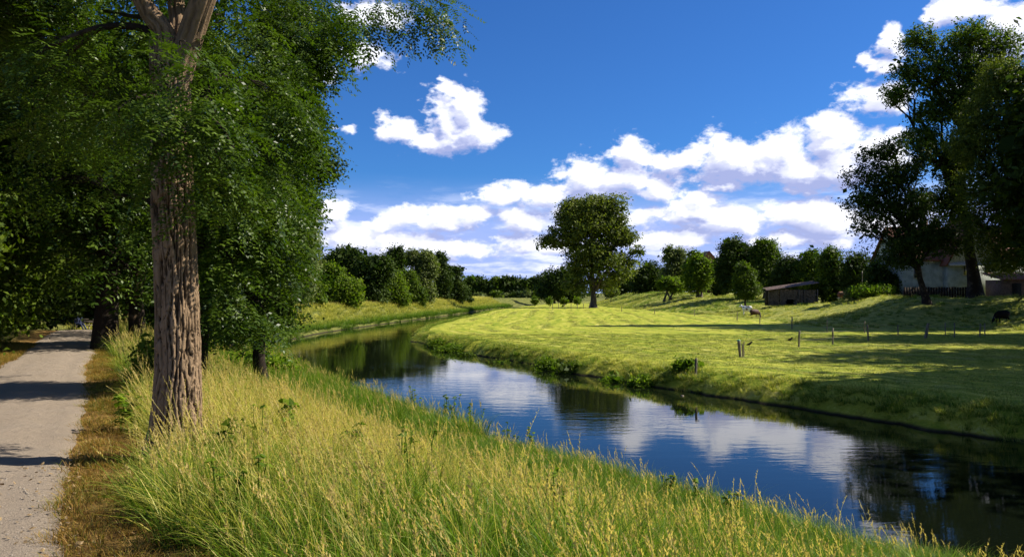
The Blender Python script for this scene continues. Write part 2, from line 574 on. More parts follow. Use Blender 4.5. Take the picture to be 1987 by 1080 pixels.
m, t = mat_new('river_water')
co = t.n('ShaderNodeTexCoord').outputs['Object']
r1 = t.noise(t.v('MULTIPLY', co, (.55, 1.5, 1)), 1.7, 4, .5, dist=.3)
r2 = t.noise(t.v('MULTIPLY', co, (.7, 1.3, 1)), 7.0, 3, .5)
zone = t.smooth(t.noise(co, .11, 2, .5), .40, .62)
amp = t.m('ADD', .25, t.m('MULTIPLY', zone, .75))
h = t.m('MULTIPLY', t.m('ADD', t.m('MULTIPLY', r1, 1.0), t.m('MULTIPLY', r2, .16)), amp)
b = t.n('ShaderNodeBump', ins={'Strength': .13, 'Distance': .05, 'Height': h})
p = t.n('ShaderNodeBsdfPrincipled', ins={'Base Color': (.004, .006, .003, 1), 'Roughness': .025, 'IOR': 1.33, 'Normal': b.outputs[0], 'Specular IOR Level': .5})
finish(t, p.outputs[0])
M['water'] = m

# ------------------------------------------------------------------ terrain sheets, water, path
xs = spaced(-4200, 4200, -18, 20, .38, 1.06, 8)
ys = spaced(-900, 5200, -1, 40, .38, 1.045, 6)
GX, GY = np.meshgrid(xs, ys)
GZ = Zg(GX, GY)
DL = sdist(GX, GY, LB)
DR = -sdist(GX, GY, RB)
DT = -sdist(GX, GY, TOE)
DP = np.abs(sdist(GX, GY, PATH))
V = np.stack([GX, GY, GZ], -1).reshape(-1, 3)
nx, ny = len(xs), len(ys)
idx = np.arange(nx * ny).reshape(ny, nx)
F = np.stack([idx[:-1, :-1], idx[:-1, 1:], idx[1:, 1:], idx[1:, :-1]], -1).reshape(-1, 4)
leftv = ((np.abs(DL) < np.abs(DR)) | (DL > 0)) & ~(DR > 0)
fl = leftv.reshape(-1)[F].any(1)


def sub_sheet(name, F, mat, attrs):
    u, inv = np.unique(F, return_inverse=True)
    o = mesh_np(name, V[u], inv.reshape(-1, 4), mat, attrs={k: a.reshape(-1)[u] for k, a in attrs.items()}, smooth=True)
    tag(o, kind='structure')
    return o


sub_sheet('embankment', F[fl], M['bank'], {'d': DL, 's': sstep(DP, 2.3, 1.3)})
sub_sheet('meadow', F[~fl], M['meadow'], {'d': DR, 's': np.maximum(sstep(DT, -1, 3), sstep(GY, 235, 260))})

wx = np.array([-60, -30, 0, 30, 70.]); wy = np.linspace(-30, 420, 20)
WX, WY = np.meshgrid(wx, wy)
i2 = np.arange(WX.size).reshape(WX.shape)
o = mesh_np('river_water', np.stack([WX, WY, WX * 0], -1), np.stack([i2[:-1, :-1], i2[:-1, 1:], i2[1:, 1:], i2[1:, :-1]], -1).reshape(-1, 4), M['water'])
tag(o, kind='structure')

pl = catmull(PATH[::2], 12)
s_ = np.concatenate([[0], np.cumsum(np.linalg.norm(np.diff(pl, axis=0), axis=1))])
tt_ = np.arange(0, s_[-1], .22)
px_, py_ = np.interp(tt_, s_, pl[:, 0]), np.interp(tt_, s_, pl[:, 1])
tx, ty = np.gradient(px_), np.gradient(py_)
ln = np.hypot(tx, ty); tx /= ln; ty /= ln
U = np.linspace(-1, 1, 13)
rows = []
wl = .93 + .16 * (fbm(tt_ * .8, tt_ * 0, 4, 3) - .5) * 2
wr = .93 + .16 * (fbm(tt_ * .8, tt_ * 0 + 9, 4, 4) - .5) * 2
for u in U:
    wdt = np.where(u < 0, wl, wr) * u
    x = px_ + ty * wdt; y = py_ - tx * wdt
    z = Zg(x, y) + .035 * (1 - abs(u) ** 3) + (-.012 if abs(u) == 1 else .012) - .02 * math.exp(-((abs(u) - .55) / .15) ** 2) + .008 * (fbm(x * 4, y * 4, 3, 8) - .5)
    rows.append(np.stack([x, y, z], -1))
PV = np.stack(rows, 1)
i2 = np.arange(PV.shape[0] * PV.shape[1]).reshape(PV.shape[:2])
o = mesh_np('path', PV, np.stack([i2[:-1, :-1], i2[:-1, 1:], i2[1:, 1:], i2[1:, :-1]], -1).reshape(-1, 4), M['path'], smooth=True)
tag(o, kind='structure')


# ------------------------------------------------------------------ scattering (uncountable stuff only)
def to_euler(Rm):
    b = np.arcsin(np.clip(-Rm[:, 2, 0], -1, 1))
    a = np.arctan2(Rm[:, 2, 1], Rm[:, 2, 2])
    c = np.arctan2(Rm[:, 1, 0], Rm[:, 0, 0])
    return np.stack([a, b, c], -1)


def rotz(a):
    c, s = np.cos(a), np.sin(a); o, l = np.zeros_like(a), np.ones_like(a)
    return np.stack([np.stack([c, -s, o], -1), np.stack([s, c, o], -1), np.stack([o, o, l], -1)], -2)


def axis_rot(ax, ang):
    ax = ax / np.linalg.norm(ax, axis=-1, keepdims=True)
    x, y, z = ax[..., 0], ax[..., 1], ax[..., 2]
    c, s = np.cos(ang), np.sin(ang); C = 1 - c
    return np.stack([np.stack([c + x * x * C, x * y * C - z * s, x * z * C + y * s], -1),
                     np.stack([y * x * C + z * s, c + y * y * C, y * z * C - x * s], -1),
                     np.stack([z * x * C - y * s, z * y * C + x * s, c + z * z * C], -1)], -2)


SRC = bpy.data.collections.new('scatter_sources')


def scatter(name, label, cat, pts, rot, scale, idx, dry, sources):
    me = bpy.data.meshes.new(name)
    pts = np.asarray(pts, np.float32)
    n = len(pts)
    me.vertices.add(n)
    me.vertices.foreach_set('co', pts.ravel())
    for an, tp, key, arr in (('rot', 'FLOAT_VECTOR', 'vector', rot), ('scl', 'FLOAT_VECTOR', 'vector', scale), ('dry', 'FLOAT', 'value', dry)):
        a = me.attributes.new(an, tp, 'POINT')
        a.data.foreach_set(key, np.asarray(arr, np.float32).ravel())
    a = me.attributes.new('pick', 'INT', 'POINT')
    a.data.foreach_set('value', np.asarray(idx, np.int32))
    o = bpy.data.objects.new(name, me)
    COL.objects.link(o)
    ng = bpy.data.node_groups.new(name + '_nodes', 'GeometryNodeTree')
    ng.interface.new_socket('Geometry', in_out='INPUT', socket_type='NodeSocketGeometry')
    ng.interface.new_socket('Geometry', in_out='OUTPUT', socket_type='NodeSocketGeometry')
    N = ng.nodes; L = ng.links
    gi, go = N.new('NodeGroupInput'), N.new('NodeGroupOutput')
    join = N.new('GeometryNodeJoinGeometry')
    for s in sources[::-1]:
        oi = N.new('GeometryNodeObjectInfo')
        oi.inputs['Object'].default_value = s
        ti = N.new('GeometryNodeGeometryToInstance')
        L.new(oi.outputs['Geometry'], ti.inputs[0])
        L.new(ti.outputs[0], join.inputs[0])
    iop = N.new('GeometryNodeInstanceOnPoints')
    L.new(gi.outputs[0], iop.inputs['Points'])
    L.new(join.outputs[0], iop.inputs['Instance'])
    iop.inputs['Pick Instance'].default_value = True

    def attr(nm, dt):
        a = N.new('GeometryNodeInputNamedAttribute')
        a.data_type = dt
        a.inputs[0].default_value = nm
        return a.outputs[0]
    L.new(attr('pick', 'INT'), iop.inputs['Instance Index'])
    L.new(attr('rot', 'FLOAT_VECTOR'), iop.inputs['Rotation'])
    L.new(attr('scl', 'FLOAT_VECTOR'), iop.inputs['Scale'])
    L.new(iop.outputs[0], go.inputs[0])
    md = o.modifiers.new('scatter', 'NODES')
    md.node_group = ng
    return tag(o, label, cat, kind='stuff')


def src(name, V, F, mat, attrs):
    o = mesh_np(name, V, F, mat, attrs=attrs)
    COL.objects.unlink(o)
    SRC.objects.link(o)
    return o


def tuft(name, mat, n, h, w, spread, bend, seed, heads=0, hh=1.35, seg=4, headw=.012):
    r = np.random.default_rng(seed)
    S = np.linspace(0, 1, seg + 1)
    phi = r.uniform(0, 2 * np.pi, n); rad = spread * np.sqrt(r.uniform(0, 1, n))
    bx, by = rad * np.cos(phi), rad * np.sin(phi)
    dirn = phi + r.normal(0, 1.0, n)
    B = bend * r.uniform(.25, 1.3, n); H = h * r.uniform(.45, 1.1, n)
    Wd = w * r.uniform(.6, 1.25, n)
    out = r.uniform(.1, .5, n) * .35
    s = S[None, :]
    lx = H[:, None] * (out[:, None] * s + B[:, None] * s ** 2.2)
    zz = H[:, None] * s * (1 - .45 * B[:, None] * s ** 2)
    cx = bx[:, None] + np.cos(dirn)[:, None] * lx
    cy = by[:, None] + np.sin(dirn)[:, None] * lx
    tw = dirn + np.pi / 2 + r.normal(0, .7, n)
    ww = (Wd[:, None] * (1 - s ** 1.6) + .0006) * .5
    ox, oy = np.cos(tw)[:, None] * ww, np.sin(tw)[:, None] * ww
    A = np.stack([cx - ox, cy - oy, zz], -1); Bq = np.stack([cx + ox, cy + oy, zz], -1)
    V = np.stack([A, Bq], 2).reshape(-1, 3)
    base = (np.arange(n) * (seg + 1) * 2)[:, None] + (np.arange(seg) * 2)[None, :]
    F = np.stack([base, base + 1, base + 3, base + 2], -1).reshape(-1, 4)
    T = np.repeat(np.broadcast_to(s, (n, seg + 1))[..., None], 2, -1).ravel()
    RN = np.repeat(r.uniform(0, 1, n), (seg + 1) * 2)
    VV, FF, TT, RR = [V], [F], [T], [RN]
    off = len(V)
    for k in range(heads):
        a = r.uniform(0, 6.28); rd = spread * r.uniform(0, 1)
        p0 = np.array([rd * math.cos(a), rd * math.sin(a), 0])
        Hh = h * hh * r.uniform(.8, 1.15); bd = r.uniform(.05, .35); dn = r.uniform(0, 6.28)
        ss = np.linspace(0, 1, 8)
        c = p0 + np.stack([np.cos(dn) * Hh * bd * ss ** 2, np.sin(dn) * Hh * bd * ss ** 2, Hh * ss * (1 - .1 * ss)], -1)
        sw = r.uniform(0, 3.14)
        o_ = np.array([math.cos(sw), math.sin(sw), 0]) * w * .22
        v = np.stack([c - o_, c + o_], 1).reshape(-1, 3)
        f = np.array([[2 * i, 2 * i + 1, 2 * i + 3, 2 * i + 2] for i in range(7)]) + off
        rn = r.uniform(.55, 1.0)
        VV.append(v); FF.append(f); TT.append(np.full(len(v), 1.4)); RR.append(np.full(len(v), rn)); off += len(v)
        # seed head: little spikelets all round the upper fifth of the stalk
        for j in range(15):
            u = .78 + .22 * j / 14
            pc = p0 + np.array([np.cos(dn) * Hh * bd * u ** 2, np.sin(dn) * Hh * bd * u ** 2, Hh * u * (1 - .1 * u)])
            al = r.uniform(0, 6.28); L = headw * (1.9 - 1.1 * abs(j - 6) / 8) * r.uniform(.8, 1.3)
            d = np.array([math.cos(al) * .55, math.sin(al) * .55, .9]); d /= np.linalg.norm(d)
            e = np.cross(d, [math.sin(al), -math.cos(al), .3]); e /= np.linalg.norm(e)
            v = np.array([pc, pc + d * L * .5 + e * L * .22, pc + d * L * 1.15, pc + d * L * .5 - e * L * .22])
            VV.append(v); FF.append(np.array([[0, 1, 2, 3]]) + off); TT.append(np.full(4, 2.0)); RR.append(np.full(4, rn)); off += 4
    return src(name, np.concatenate(VV), np.concatenate(FF), mat, {'t': np.concatenate(TT), 'rnd': np.concatenate(RR)})


def lay_grass(name, label, cat, xr, yr, dens, keep, sources, scale, dryf, lean=.18, pick=None, seed=1, lift=-.02):
    r = np.random.default_rng(seed)
    area = (xr[1] - xr[0]) * (yr[1] - yr[0])
    n = int(area * dens)
    x = r.uniform(*xr, n); y = r.uniform(*yr, n)
    # only where the camera could come to look
    m_ = (y > .6) & (np.abs(x) < .80 * y + 3)
    x, y = x[m_], y[m_]
    k = keep(x, y, r)
    x, y = x[k], y[k]
    n = len(x)
    z = Zg(x, y) + lift
    Rz = rotz(r.uniform(0, 6.283, n))
    wind = np.stack([np.full(n, .25), np.full(n, -1.0) + 0 * x, np.zeros(n)], -1)   # tilt axis: grass leans towards -X
    T = axis_rot(wind, lean * r.uniform(.3, 1.6, n) + .1 * (fbm(x * .7, y * .7, 2, 31) - .3))
    rot = to_euler(T @ Rz)
    sc = scale(x, y, r)
    if np.ndim(sc) == 1:
        sc = np.stack([sc, sc, sc], -1)
    dry = dryf(x, y, r)
    pk = r.integers(0, len(sources), n) if pick is None else pick(x, y, r)
    o = scatter(name, label, cat, np.stack([x, y, z], -1), rot, sc, pk, dry, sources)
    print(name, n, 'instances')
    return o


TALL = [tuft('grass_tuft_tall', M['grass'], 26, .62, .0075, .13, .75, 10 + i, heads=2 if i < 3 else 0, hh=1.25) for i in range(5)]
LUSH = [tuft('grass_tuft_lush', M['grass'], 34, .42, .0085, .15, .85, 30 + i, heads=1 if i == 0 else 0, hh=1.45) for i in range(4)]
SHORT = [tuft('grass_tuft_short', M['verge'], 40, .12, .0055, .11, .9, 50 + i, heads=0) for i in range(4)]
FAR = [tuft('grass_tuft_far', M['grass'], 46, .60, .026, .40, .6, 70 + i, heads=0, seg=2) for i in range(4)]
MOWN = [tuft('grass_tuft_mown', M['hay'], 60, .085, .013, .34, .9, 90 + i, heads=0, seg=2) for i in range(4)]
HAY = [tuft('hay_wisp', M['hay'], 46, .30, .016, .26, 2.2, 110 + i, heads=0, seg=3) for i in range(3)]
STALK = [tuft('seed_stalk', M['grass'], 3, .35, .006, .10, .6, 130 + i, heads=4, hh=2.5, headw=.015) for i in range(4)]
NSTALK = [tuft('seed_stalk', M['grass'], 3, .35, .005, .16, .6, 150 + i, heads=4, hh=2.2, headw=.0085) for i in range(4)]


def dlp(x, y):
    return sdist(x, y, LB), np.abs(sdist(x, y, PATH))


def k_tall(x, y, r):
    dl, dp = dlp(x, y)
    crest = 5.3 + 1.3 * sstep(y, 15, 9) + 1.2 * (fbm(x * .5, y * .5, 3, 2) - .5)
    return (dl > crest) & (dp > 1.15 + .75 * fbm(x * 1.2, y * 1.2, 2, 9) + .35 * r.uniform(0, 1, len(x))) & (dl < 10.5) & ((x + 3.45) ** 2 + (y - 8) ** 2 > .12)


def d_tall(x, y, r):
    dl, dp = dlp(x, y)
    return np.clip(-.10 + .55 * fbm(x * .6, y * .6, 3, 21) + .42 * np.exp(-((x + 2.6) ** 2 + (y - 9.5) ** 2) / 20) + .24 * np.exp(-((dl - 6.2 - 1.3 * sstep(y, 15, 9)) / .8) ** 2) - .25 * sstep(x, -1.2, 2) + .25 * (fbm(x * 2.2, y * 2.2, 2, 5) - .5), 0, 1)


lay_grass('tall_grass', 'tall yellowing grass with seed heads on the near embankment slope', 'grass', (-16, 11), (1.2, 13), 62, k_tall, TALL,
          lambda x, y, r: (.70 + .55 * fbm(x * .9, y * .9, 3, 12)) * r.uniform(.75, 1.15, len(x)), d_tall, lean=.24, seed=2)
lay_grass('tall_grass', 'tall yellowing grass along the embankment farther from the camera', 'grass', (-26, 8), (13, 34), 22, k_tall, TALL,
          lambda x, y, r: (.95 + .5 * fbm(x * .9, y * .9, 3, 12)) * r.uniform(.8, 1.2, len(x)), d_tall, lean=.24, seed=3)


def k_lush(x, y, r):
    dl, dp = dlp(x, y)
    return (dl < 6.2 + 1.4 * sstep(y, 15, 9)) & (dl > -.1)


def d_lush(x, y, r):
    dl, dp = dlp(x, y)
    return np.clip(-.22 + .34 * fbm(x * .8, y * .8, 3, 22) + .16 * sstep(dl, 1.3, .2), 0, 1)


lay_grass('bank_grass', 'lush green grass on the low terrace beside the near water', 'grass', (-12, 14), (3, 20), 52, k_lush, LUSH,
          lambda x, y, r: (.75 + .5 * fbm(x * .9, y * .9, 3, 13)) * r.uniform(.75, 1.2, len(x)), d_lush, lean=.22, seed=4)
lay_grass('bank_grass', 'lush green grass along the near bank farther upstream', 'grass', (-26, 4), (20, 62), 15, k_lush, LUSH,
          lambda x, y, r: (1.3 + .6 * fbm(x * .9, y * .9, 3, 13)) * r.uniform(.75, 1.2, len(x)), d_lush, lean=.22, seed=5)
lay_grass('seed_stalks', 'pale seeding grass stalks leaning over the near waterline', 'grass', (-20, 14), (5, 44), 5,
          lambda x, y, r: (sdist(x, y, LB) > .0) & (sdist(x, y, LB) < 1.1 + 5 * (r.uniform(0, 1, len(x)) < .12)), STALK,
          lambda x, y, r: r.uniform(.55, 1.05, len(x)), lambda x, y, r: r.uniform(.5, 1, len(x)), lean=.38, seed=6)


lay_grass('seed_stalks', 'long straw coloured grass stalks leaning over the verge and slope', 'grass', (-18, 9), (3.0, 22), 7.5,
          lambda x, y, r: (sdist(x, y, LB) > 6.6) & (sdist(x, y, LB) < 10.2) & (np.abs(sdist(x, y, PATH)) > 1.75) & ((sdist(x, y, LB) > 7.6) | (r.uniform(0, 1, len(x)) < .5)), NSTALK,
          lambda x, y, r: r.uniform(.75, 1.3, len(x)), lambda x, y, r: r.uniform(.6, 1, len(x)), lean=.42, seed=61)


def k_verge(x, y, r):
    dl, dp = dlp(x, y)
    return (dp > .74 + .22 * r.uniform(0, 1, len(x)) ** .5) & (dp < 2.3) & (dl > 7)


lay_grass('verge_grass', 'short golden brown grass on the verge beside the gravel path', 'grass', (-18, 2), (2.5, 26), 75, k_verge, SHORT,
          lambda x, y, r: r.uniform(.6, 1.25, len(x)) * (1 + .8 * sstep(np.abs(sdist(x, y, PATH)), 1.3, 2.3)), lambda x, y, r: np.clip(.25 + .65 * fbm(x * .7, y * .7, 3, 41) + .2 * (fbm(x * 3, y * 3, 2, 4) - .5), 0, 1), lean=.15, seed=7)

# far levee and the opposite bank
lay_grass('levee_grass', 'long pale grass on the far levee below the tree row', 'grass', (-48, 0), (50, 225), 3.2,
          lambda x, y, r: (sdist(x, y, LB) > -.05) & (sdist(x, y, LB) < 13), FAR,
          lambda x, y, r: r.uniform(.8, 1.5, len(x)) * (.75 + .0022 * y), lambda x, y, r: np.clip(-.05 + .24 * sdist(x, y, LB) + .5 * (fbm(x * .3, y * .3, 3, 2) - .5), 0, .95), lean=.1, seed=8)


def k_rbank(x, y, r):
    dr = -sdist(x, y, RB)
    return (dr > 0.02) & (dr < 1.15 + .7 * fbm(x * .5, y * .5, 2, 77))


lay_grass('riverside_grass', 'uncut grass fringe along the opposite waterline', 'grass', (-12, 34), (8, 160), 13, k_rbank, FAR,
          lambda x, y, r: r.uniform(.25, .6, len(x)) * (.6 + .7 * fbm(x * .35, y * .35, 2, 78)), lambda x, y, r: np.clip(.9 * fbm(x * .4, y * .4, 3, 6) - .1 + .4 * np.exp(-((y - 38) / 7) ** 2), 0, .95), lean=.1, seed=9)


lay_grass('riverside_grass', 'overhanging green grass on the near part of the opposite waterline', 'grass', (-2, 34), (12, 52), 24,
          lambda x, y, r: (-sdist(x, y, RB) > -.06) & (-sdist(x, y, RB) < .35 + 1.1 * r.uniform(0, 1, len(x)) ** 2), LUSH,
          lambda x, y, r: r.uniform(.55, 1.05, len(x)) * (.6 + .6 * fbm(x * .5, y * .5, 2, 79)), lambda x, y, r: np.clip(.9 * fbm(x * .6, y * .6, 3, 66) - .12, 0, .9), lean=.3, seed=91)


def k_mown(x, y, r):
    dr = -sdist(x, y, RB); dt = -sdist(x, y, TOE)
    return (dr > 1.0) & (dt < 2)


lay_grass('mown_grass', 'short mown grass of the near part of the meadow', 'grass', (-10, 52), (14, 62), 9, k_mown, MOWN,
          lambda x, y, r: r.uniform(.6, 1.2, len(x)), lambda x, y, r: np.clip(.28 + .07 * np.sin(-sdist(x, y, RB) * 2.03) + .8 * (fbm(x * .6, y * .6, 4, 33) - .4), 0, 1), lean=.1, seed=10)


lay_grass('grass_clumps', 'darker ungrazed grass clumps dotted over the mown meadow', 'grass', (-6, 62), (18, 110), .16,
          lambda x, y, r: (-sdist(x, y, RB) > 2.2) & (-sdist(x, y, TOE) < 3) & (fbm(x * .2, y * .2, 2, 18) > .45), LUSH,
          lambda x, y, r: np.stack([r.uniform(.7, 1.5, len(x)), r.uniform(.7, 1.5, len(x)), r.uniform(.3, .55, len(x))], -1), lambda x, y, r: r.uniform(0, .6, len(x)), lean=.1, seed=14)
lay_grass('hay', 'brown heaps of raked clippings in front of the nearer fence', 'hay', (14, 48), (30, 52), 7,
          lambda x, y, r: (np.abs(y - (46.5 + (x - 16) * .16) + 3 * (fbm(x * .3, x * 0, 2, 4) - .5)) < .9) & (fbm(x * .8, y * .8, 2, 19) > .42) | ((np.abs(y - 39 - .12 * (x - 22)) < .5) & (x > 22) & (fbm(x * .8, y * .8, 2, 29) > .48)), HAY,
          lambda x, y, r: np.stack([r.uniform(.7, 1.2, len(x)), r.uniform(.7, 1.2, len(x)), r.uniform(.3, .7, len(x))], -1), lambda x, y, r: r.uniform(.4, 1, len(x)), lean=.1, seed=15)


def k_hay(x, y, r):
    dr = -sdist(x, y, RB)
    lines = np.sin(dr * 2 * np.pi / 3.1 + 1.5 * fbm(x * .15, y * .15, 2, 3)) > .55
    patch = (fbm(x * .25, y * .25, 3, 44) > .50)
    return (dr > 1.2) & (-sdist(x, y, TOE) < 4) & lines & (patch | (r.uniform(0, 1, len(x)) < .15))


lay_grass('hay', 'raked swaths of cut hay lying on the mown meadow', 'hay', (-10, 62), (14, 150), 5, k_hay, HAY,
          lambda x, y, r: np.stack([r.uniform(.7, 1.3, len(x)), r.uniform(.7, 1.3, len(x)), r.uniform(.25, .5, len(x))], -1), lambda x, y, r: r.uniform(.25, .95, len(x)), lean=.05, seed=11)
lay_grass('slope_grass', 'rough tussocky grass on the slope behind the meadow', 'grass', (14, 130), (58, 235), 1.5,
          lambda x, y, r: (-sdist(x, y, TOE) > .5) & (-sdist(x, y, TOE) < 26), FAR,
          lambda x, y, r: r.uniform(.4, .8, len(x)) * (.55 + .9 * fbm(x * .2, y * .2, 2, 8)) * (.8 + .002 * y), lambda x, y, r: np.clip(1.5 * fbm(x * .22, y * .22, 3, 61) - .35 + .15 * r.uniform(0, 1, len(x)), 0, .95), lean=.1, seed=12)
# ------------------------------------------------------------------ tubes and trees
def tubes(lst, seg=7, cap=True):
    VV, FF, off = [], [], 0
    for pts, rad in lst:
        p = np.asarray(pts, float); rad = np.asarray(rad, float)
        n = len(p)
        if n < 2:
            continue
        tg = np.gradient(p, axis=0)
        tg /= np.linalg.norm(tg, axis=1, keepdims=True) + 1e-9
        up = np.array([0.13, .99, .05]) if abs(tg[0][2]) > .6 else np.array([0, 0, 1.])
        a = np.cross(tg, up); a /= np.linalg.norm(a, axis=1, keepdims=True) + 1e-9
        b = np.cross(tg, a)
        th = np.linspace(0, 2 * np.pi, seg, endpoint=False)
        ring = p[:, None, :] + rad[:, None, None] * (np.cos(th)[None, :, None] * a[:, None, :] + np.sin(th)[None, :, None] * b[:, None, :])
        VV.append(ring.reshape(-1, 3))
        i = (np.arange(n - 1) * seg)[:, None] + np.arange(seg)[None, :]
        j = (np.arange(n - 1) * seg)[:, None] + ((np.arange(seg) + 1) % seg)[None, :]
        f = np.stack([i, j, j + seg, i + seg], -1).reshape(-1, 4)
        FF.append(f + off); off += n * seg
        if cap:
            for e in (0, (n - 1) * seg):
                k = seg // 2
                FF.append(np.array([[e, e + s, e + s + 1, e + (s + 2) % seg] for s in range(1, seg - 2, 2)] + ([[e, e + seg - 2, e + seg - 1, e]] if False else [])) + off - n * seg)
    return np.concatenate(VV), np.concatenate(FF)


def curve(a, b, r, sag=.0, wob=.08, n=7):
    a, b = np.asarray(a, float), np.asarray(b, float)
    t = np.linspace(0, 1, n)[:, None]
    L = np.linalg.norm(b - a)
    p = a + (b - a) * t
    p[:, 2] += (np.sin(t * np.pi) * sag * L)[:, 0]
    p[1:-1] += r.normal(0, wob * L / 4, (n - 2, 3))
    return p


def leaf_quads(C, N, size, r, fold=True, asp=.62):
    """rhombic leaves: centres C, normals N -> verts, faces"""
    n = len(C)
    N = N / (np.linalg.norm(N, axis=1, keepdims=True) + 1e-9)
    A = r.normal(size=(n, 3)); A[:, 2] -= .5
    A = A - (A * N).sum(1, keepdims=True) * N
    A /= np.linalg.norm(A, axis=1, keepdims=True) + 1e-9
    B = np.cross(N, A)
    s = (size * r.uniform(.6, 1.35, n))[:, None] * .5
    V = np.stack([C - A * s, C + B * s * asp + A * s * .1 + N * s * .18, C + A * s, C - B * s * asp + A * s * .1 + N * s * .18], 1).reshape(-1, 3)
    return V, np.arange(n * 4).reshape(n, 4)


def in_lobes(lobes, dens, r, shell=.45):
    """clump centres through the ellipsoids; dens = clumps per unit of surface-ish measure"""
    C, Nn, Li = [], [], []
    vol = np.array([(l[3] * l[4] * l[5]) ** (2 / 3) * (l[6] if len(l) > 6 else 1) for l in lobes])
    cnt = np.maximum(1, (dens * vol / vol.sum())).astype(int)
    for i, (l, n) in enumerate(zip(lobes, cnt)):
        u = r.normal(size=(n, 3)); u /= np.linalg.norm(u, axis=1, keepdims=True)
        q_ = (shell + (1 - shell) * r.uniform(0, 1, n) ** .6) * (1 + r.normal(0, .07, n))
        q_ = q_ * (1 + .75 * (fbm(u[:, 0] * 2.1 + u[:, 1] * 1.3 + i * 7.7, u[:, 2] * 2.3 + u[:, 1] * .9, 3, 57) - .5))
        p = np.array(l[:3]) + u * q_[:, None] * np.array(l[3:6])
        C.append(p); Nn.append(u); Li.append(np.full(n, i))
    return np.concatenate(C), np.concatenate(Nn), np.concatenate(Li)


def foliage(lobes, n_clump, per, crad, lsize, r, up=.35, gap=.0, shell=.45, flat=.7):
    C, U, Li = in_lobes(lobes, n_clump, r, shell)
    if gap:
        nz = fbm(C[:, 0] * gap[1] + C[:, 1] * .37, C[:, 2] * gap[1] + C[:, 1] * gap[1] * .5, 3, 91)
        keep = nz > gap[0]
        C, U = C[keep], U[keep]
    n = len(C)
    rad = crad * r.uniform(.6, 1.4, n)
    val = r.uniform(0, 1, n) * .65
    off = r.normal(size=(n, per, 3)) * .5
    off[..., 2] *= flat
    LC = C[:, None, :] + off * rad[:, None, None]
    NN = r.normal(size=(n, per, 3)) * .75 + U[:, None, :] * .5
    NN[..., 2] += up + .4 * r.uniform(0, 1, (n, per))
    v = np.clip(val[:, None] + r.uniform(0, .35, (n, per)), 0, 1)
    V, F = leaf_quads(LC.reshape(-1, 3), NN.reshape(-1, 3), np.full(n * per, lsize), r)
    return V, F, np.repeat(v.ravel(), 4), C


NLEAF = [0]


def px_lobes(D, spec, dk=.8):
    """lobes measured on the photograph (centre and half sizes) placed at distance D with real depth"""
    out = []
    for s in spec:
        px, py, rx, ry = s[:4]
        dd = s[4] if len(s) > 4 else 0.0
        c = P(px, py, D + dd)
        k = (D + dd) / FPX
        out.append((c[0], c[1], c[2], rx * k, max(rx, ry * .6) * k * dk, ry * k) + ((s[5],) if len(s) > 5 else ()))
    return out


